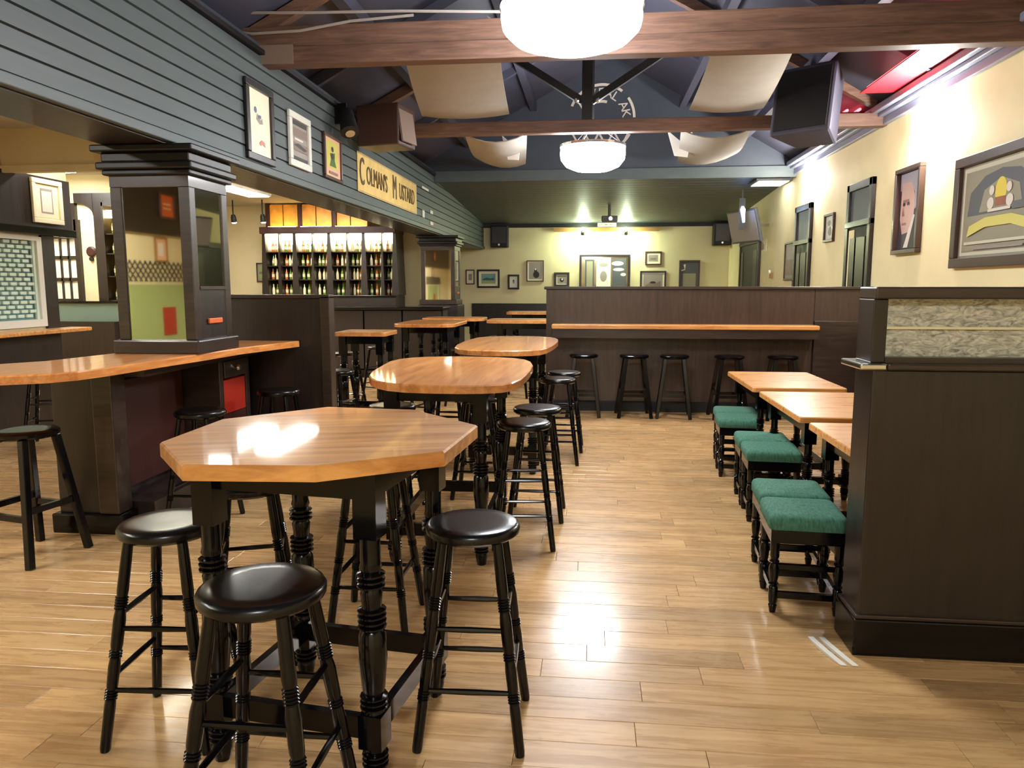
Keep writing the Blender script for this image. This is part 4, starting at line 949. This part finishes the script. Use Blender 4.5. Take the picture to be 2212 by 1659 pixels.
# left: grille window with its shelf
wd = struct('window_1', box(XL-.02, XL+.035, 5.9, 6.0, 1.085, 2.0), 'frame_white')
MB().box(XL-.02, XL+.035, 7.24, 7.31, 1.085, 2.0).build('window_frame', 'frame_white', wd)
MB().box(XL-.02, XL+.035, 6.0, 7.24, 1.085, 1.16).build('window_frame', 'frame_white', wd)
MB().box(XL-.02, XL+.035, 6.0, 7.24, 1.96, 2.0).build('window_frame', 'frame_white', wd)
MB().box(XL-.03, XL-.022, 6.0, 7.24, 1.09, 1.96).build('backing', 'teal', wd)
for i in range(17):
    z = 1.185+i*.046
    for k in range(10):
        ya = 6.04+k*.1165+(.052 if i % 2 else 0)-.03
        MB().box(XL-.015, XL+.01, ya, ya+.082, z, z+.030).build('slat', 'grille_white', wd)
MB().box(XL-.015, XL+.012, 7.20, 7.24, 1.16, 1.96).build('edge_strip', 'grille_white', wd)
sh = MB().box(XL+.032, XL+.28, 5.3, 7.66, 1.022, 1.06).build('wall_shelf', 'ledge_oak', None, bevel=.008)
tag(sh, 'oak shelf under the white grille window', 'shelf')
# glazed door leaf in the snug wall
d4 = struct('door_4', box(-7.52, -7.47, 9.82, 9.88, 1.28, 2.2).box(-7.11, -7.06, 9.82, 9.88, 1.28, 2.2), 'dark_panel')
for z in (1.28, 1.57, 1.87, 2.15): MB().box(-7.47, -7.11, 9.82, 9.88, z, z+.045).build('rail', 'dark_panel', d4)
for x in (-7.355, -7.235): MB().box(x, x+.022, 9.82, 9.88, 1.325, 2.15).build('glazing_bar', 'dark_panel', d4)
for i in range(3):
    for k in range(3):
        MB().box((-7.47, -7.333, -7.213)[i], (-7.355, -7.235, -7.11)[i], 9.845, 9.851, (1.325, 1.615, 1.915)[k], (1.57, 1.87, 2.15)[k]).build('pane', 'paper_w', d4)
# glass ledge before the cream recess
gl_ = thing('glass_screen', 'low greenish glass screen on a dark ledge left of the pillar', 'screen', (-6.9, 9.5, 0))
MB().box(-7.6, -6.3, 9.35, 9.68, 0, 1.03).build('base', 'dark_panel', gl_, world=True)
MB().box(-7.6, -6.3, 9.45, 9.47, 1.03, 1.27).build('pane', 'glass_green', gl_, world=True)
MB().box(-7.6, -6.3, 9.43, 9.50, 1.27, 1.30).build('rail', 'black_gloss', gl_, world=True)
# little lit bottle shelf beside the pillar
bs2 = thing('bottle_shelf', 'narrow amber-lit bottle shelf just left of the near pillar', 'shelf', (-6.33, 9.6, 1.3))
MB().box(-6.48, -6.455, 9.5, 9.735, 1.30, 2.6).box(-6.20, -6.175, 9.5, 9.735, 1.30, 2.6).build('side', 'dark_panel', bs2, world=True)
MB().box(-6.455, -6.20, 9.71, 9.735, 1.30, 2.6).build('back_panel', 'cab_back', bs2, world=True)
MB().box(-6.48, -6.175, 9.5, 9.735, 2.55, 2.6).build('top', 'dark_panel', bs2, world=True)
MB().box(-6.44, -6.22, 9.54, 9.60, 2.40, 2.50).build('lamp', 'bar_white', bs2, world=True)
for z in (1.30, 1.62, 1.92, 2.18):
    MB().box(-6.455, -6.20, 9.52, 9.71, z, z+.014).build('shelf', 'dark_panel_y', bs2, world=True)
for k, (x, z) in enumerate([(x, z) for z in (1.315, 1.635, 1.935, 2.195) for x in (-6.40, -6.33, -6.26)]):
    c = ('bottle_green', 'bottle_amber', 'bottle_clear')[k % 3]
    o = copy_tree(bp[c]); o.location = (x, 9.62, z)
    o['label'] = {'bottle_green': 'green bottle', 'bottle_amber': 'brown bottle', 'bottle_clear': 'pale bottle'}[c]+' on the narrow amber-lit shelf'; o['group'] = c.split('_')[1]+' bottles on the narrow lit shelf'
